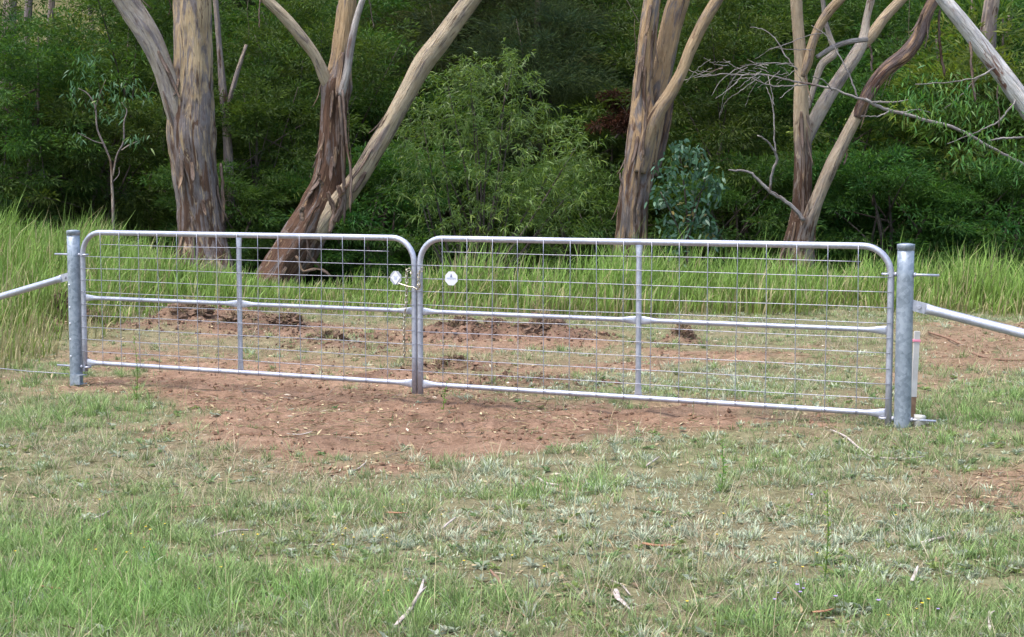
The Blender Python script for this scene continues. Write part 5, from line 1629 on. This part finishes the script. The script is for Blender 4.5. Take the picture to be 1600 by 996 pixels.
clod(98, 500, .20, .22, .26, 'upright dug turf clod standing behind the left post', 1, 420)
clod(150, 505, .24, .16, .12, 'flat turf clod just right of the left post', 2, 260)
clod(300, 508, .32, .18, .15, 'long dark turf clod behind the left half of the left gate leaf', 3, 300)
clod(375, 512, .22, .16, .10, 'low turf clod behind the stay of the left gate leaf', 14, 200)
clod(450, 512, .26, .16, .10, 'low crumbling clod behind the right half of the left gate leaf', 4, 200)
clod(510, 540, .26, .17, .13, 'dark clod nearest the chain behind the left gate leaf', 5, 200)
clod(715, 524, .26, .16, .14, 'dark clod below the octagonal plate behind the right leaf', 6, 240)
clod(770, 524, .22, .14, .11, 'smaller clod right of the one below the octagonal plate', 7, 180)
clod(850, 528, .30, .16, .14, 'big ragged clod behind the left half of the right leaf', 8, 320)
clod(700, 578, .22, .14, .10, 'clod close to the meeting stiles behind the right leaf', 9, 180)
clod(1066, 537, .15, .12, .15, 'single rounded clod just right of the stay of the right leaf', 10, 160)
clod(1160, 452, .22, .14, .10, 'grey lump half hidden in the tall grass behind the right leaf', 11, 60)


def stick(pts, w, mat, label, seed=0, name='fallen_stick', flat=1.0, lift=.004, cat='stick', tw=None):
    r = np.random.default_rng(seed)
    q = np.array([G(a, b) for a, b in pts])
    q[:, 2] = H(q[:, 0], q[:, 1]) + lift + r.uniform(0, .015, len(q))
    c = crom(q, max(10, 6 * len(q)))
    rr = np.interp(np.linspace(0, 1, len(c)), [0, .15, .8, 1], [.6, 1, .8, .35]) * w * .40
    acc = Acc(); acc.tube(c, rr, rr * flat, nseg=8, up=k3, lump=.25, fib=.15, seed=seed)
    if tw:
        for f, dx, dy, dz in tw:
            s = c[int(f * (len(c) - 1))]
            e = s + np.array([dx, dy, dz])
            acc.tube(crom(np.array([s, (s + e) / 2 + [0, 0, .01], e]), 6), np.linspace(w * .3, w * .1, 6), nseg=6, up=(0.1, 1, .3))
    o = obj(name, acc.mesh(name, mat))
    tag(o, label, cat, 'fallen sticks and bark on the grass')


stick([(766, 900), (785, 928), (800, 950), (822, 975)], .017, M['stick_red'], 'straight red brown stick lying in the bottom centre foreground', 1, tw=[(.7, .02, -.05, .02)])
stick([(962, 936), (966, 950), (974, 960), (984, 966)], .030, M['bark_pale'], 'curled pale bark flake in the bottom foreground right of the red brown stick', 2, 'bark_flake', .35, .02, 'bark')
stick([(935, 912), (960, 918), (985, 940)], .012, M['stick'], 'thin grey twig touching the curled pale bark flake', 3)
stick([(618, 998), (640, 972), (655, 950), (662, 925)], .022, M['bark_pale'], 'split pale bark strip at the bottom edge left of centre', 4, 'bark_flake', .4, .03, 'bark', tw=[(.4, .05, .10, .05)])
stick([(604, 813), (622, 815), (638, 813)], .030, M['bark_chip'], 'orange bark chip lying in the grass below the meeting stiles', 5, 'bark_flake', .3, .02, 'bark')
stick([(1004, 858), (1030, 862), (1058, 860)], .032, M['bark_chip'], 'dark red bark slab in the grass below the stay of the right leaf', 6, 'bark_flake', .45, .015, 'bark')
stick([(1298, 676), (1320, 688), (1345, 706), (1372, 719), (1410, 721), (1445, 718)], .016, M['bark_pale'], 'long curved pale stick in the grass in front of the right post', 7)
stick([(1420, 854), (1450, 850), (1485, 838), (1512, 827)], .016, M['stick'], 'straight grey stick lying at the lower right', 8)
stick([(1424, 922), (1430, 905), (1434, 894)], .024, M['bark_pale'], 'short pale bark curl at the lower right below the straight grey stick', 9, 'bark_flake', .4, .02, 'bark')
stick([(62, 930), (80, 927), (96, 932)], .028, M['bark_chip'], 'orange bark chip in the green grass at the bottom left', 10, 'bark_flake', .3, .02, 'bark')
stick([(140, 815), (158, 810), (172, 803)], .014, M['stick'], 'short grey twig at the left side', 11)
stick([(328, 842), (360, 835), (398, 826)], .014, M['bark_pale'], 'pale straight twig left of centre, above the lush grass', 12)
stick([(255, 798), (300, 797), (345, 795)], .012, M['stick_red'], 'thin dark twig among the dry grass left of centre', 13)
stick([(840, 752), (856, 760), (874, 765)], .018, M['bark_pale'], 'small pale twig in the grass below the left half of the right leaf', 14)
stick([(1450, 524), (1480, 532), (1508, 541)], .030, M['stick_red'], 'dark stick on the bare ground right of the white stake', 15)
stick([(1515, 552), (1560, 562), (1605, 566)], .026, M['stick_red'], 'long dark stick under the right brace pipe', 16)
stick([(1172, 458), (1190, 466), (1202, 470)], .05, M['stick'], 'grey log end poking out of the tall grass', 17, lift=.35)
stick([(1547, 998), (1545, 975), (1550, 955)], .018, M['bark_pale'], 'pale twig at the bottom right corner', 18, tw=[(.5, .03, .02, .02)])
stick([(448, 686), (470, 690), (488, 684)], .022, M['bark_pale'], 'pale bark scrap on the red soil left of centre', 19, 'bark_flake', .3, .02, 'bark')
stick([(545, 742), (560, 736), (572, 728)], .014, M['bark_pale'], 'white twig at the front edge of the red soil', 20)
stick([(1270, 972), (1290, 968), (1302, 966)], .026, M['bark_chip'], 'orange bark bit at the bottom right beside the purple flowers', 21, 'bark_flake', .3, .02, 'bark')
stick([(690, 838), (700, 830), (712, 822)], .014, M['stick'], 'stubby grey twig in the middle foreground', 22, lift=.03)
stick([(1140, 930), (1180, 925), (1225, 915)], .010, M['stick'], 'thin bent twig low in the right foreground', 23)
stick([(1010, 735), (1022, 728), (1030, 722)], .014, M['bark_pale'], 'tiny pale twig in front of the right leaf', 24, lift=.02)


def weed(px, py, h, label, seed, mat):
    g = G(px, py); zg = float(H(g[0:1], g[1:2])[0])
    root = thing('tall_weed', label, 'weed', (g[0], g[1], zg), 'upright weeds')
    r = np.random.default_rng(seed)
    c = crom(np.array([(0, 0, -.02), (.012, 0, h * .5), (r.normal(0, .015), 0, h)]), 14)
    acc = Acc(); acc.tube(c, np.linspace(.0035, .0015, 14), nseg=6, up=(0, 1, .02))
    obj('stem', acc.mesh('stem', M['acacia'], True, True), root, (0, 0, 0))
    n = int(h * 190)
    f = r.random(n); p = np.stack([np.interp(f, np.linspace(0, 1, 14), c[:, i]) for i in range(3)], 1)
    a = r.uniform(0, 6.28, n)
    D = unit(np.stack([np.cos(a), np.sin(a), r.uniform(.3, 1.3, n)], 1))
    V, F = leaves4(p, D, rand_dirs(n, r), r.uniform(.018, .042, n) * (1.2 - .6 * f), r.uniform(.004, .008, n), .1)
    K = np.repeat(np.array([1.5, 1.5, 1.3]) * r.uniform(.8, 1.4, n)[:, None], 4, 0)
    obj('leaves', mesh_np('leaves', V, F, mat, K), root, (0, 0, 0))


weed(1288, 905, .37, 'tall thin green weed standing alone in the right foreground', 1, M['acacia'])
weed(1126, 772, .27, 'smaller thin green weed left of the tall one, in front of the right leaf', 2, M['acacia'])
weed(692, 640, .20, 'thin green weed on the bare soil below the meeting stiles', 3, M['acacia'])
weed(213, 628, .50, 'tall grass like weed in front of the left gate leaf', 4, M['acacia'])
weed(238, 905, .16, 'short dark weed in the lush grass at the bottom left', 5, M['acacia'])


def flowers(pxs, colr, seed, name, label, size):
    r = np.random.default_rng(seed)
    acc = Acc()
    for a, b in pxs:
        g = G(a, b); zg = float(H(g[0:1], g[1:2])[0]) + r.uniform(.05, .10)
        c = np.array([g[0], g[1], zg]); s = size * r.uniform(.7, 1.2)
        acc.tube(np.array([c - k3 * .09, c]), .0014, nseg=4, up=(0, 1, .02), col=(.10, .16, .04))
        m = 6; an = np.arange(m) * 2 * np.pi / m + r.random()
        D = np.stack([np.cos(an), np.sin(an), np.full(m, .45)], 1)
        V, F = leaves4(np.repeat(c[None], m, 0), unit(D), np.repeat(k3[None], m, 0), np.full(m, s), np.full(m, s * .7), .0)
        acc.add(V, F, None, colr)
    o = obj(name, acc.mesh(name, M['blade'], False, True)); kind(o, 'stuff', label, 'flowers')


r = np.random.default_rng(77)
yel = [(235, 850), (258, 848), (205, 862), (198, 880), (228, 842), (585, 870), (598, 858), (605, 868), (540, 862), (535, 858), (690, 830), (800, 905), (850, 910), (600, 812), (930, 818), (1120, 862), (1050, 840), (1455, 860), (1490, 850), (1440, 985), (1432, 980), (1450, 975), (725, 905), (620, 890), (380, 865)]
yel += [(r.uniform(20, 1590), r.uniform(800, 990)) for _ in range(22)]
flowers(yel, (.72, .50, .04), 1, 'yellow_wildflowers', 'tiny yellow wildflowers dotted through the foreground grass', .008)
flowers([(1255, 950), (1250, 953), (1215, 955), (1210, 975), (1305, 965), (1372, 974), (1465, 987), (1245, 948), (1268, 792)], (.42, .30, .62), 2, 'purple_wildflowers', 'tiny purple wildflowers at the bottom right', .010)
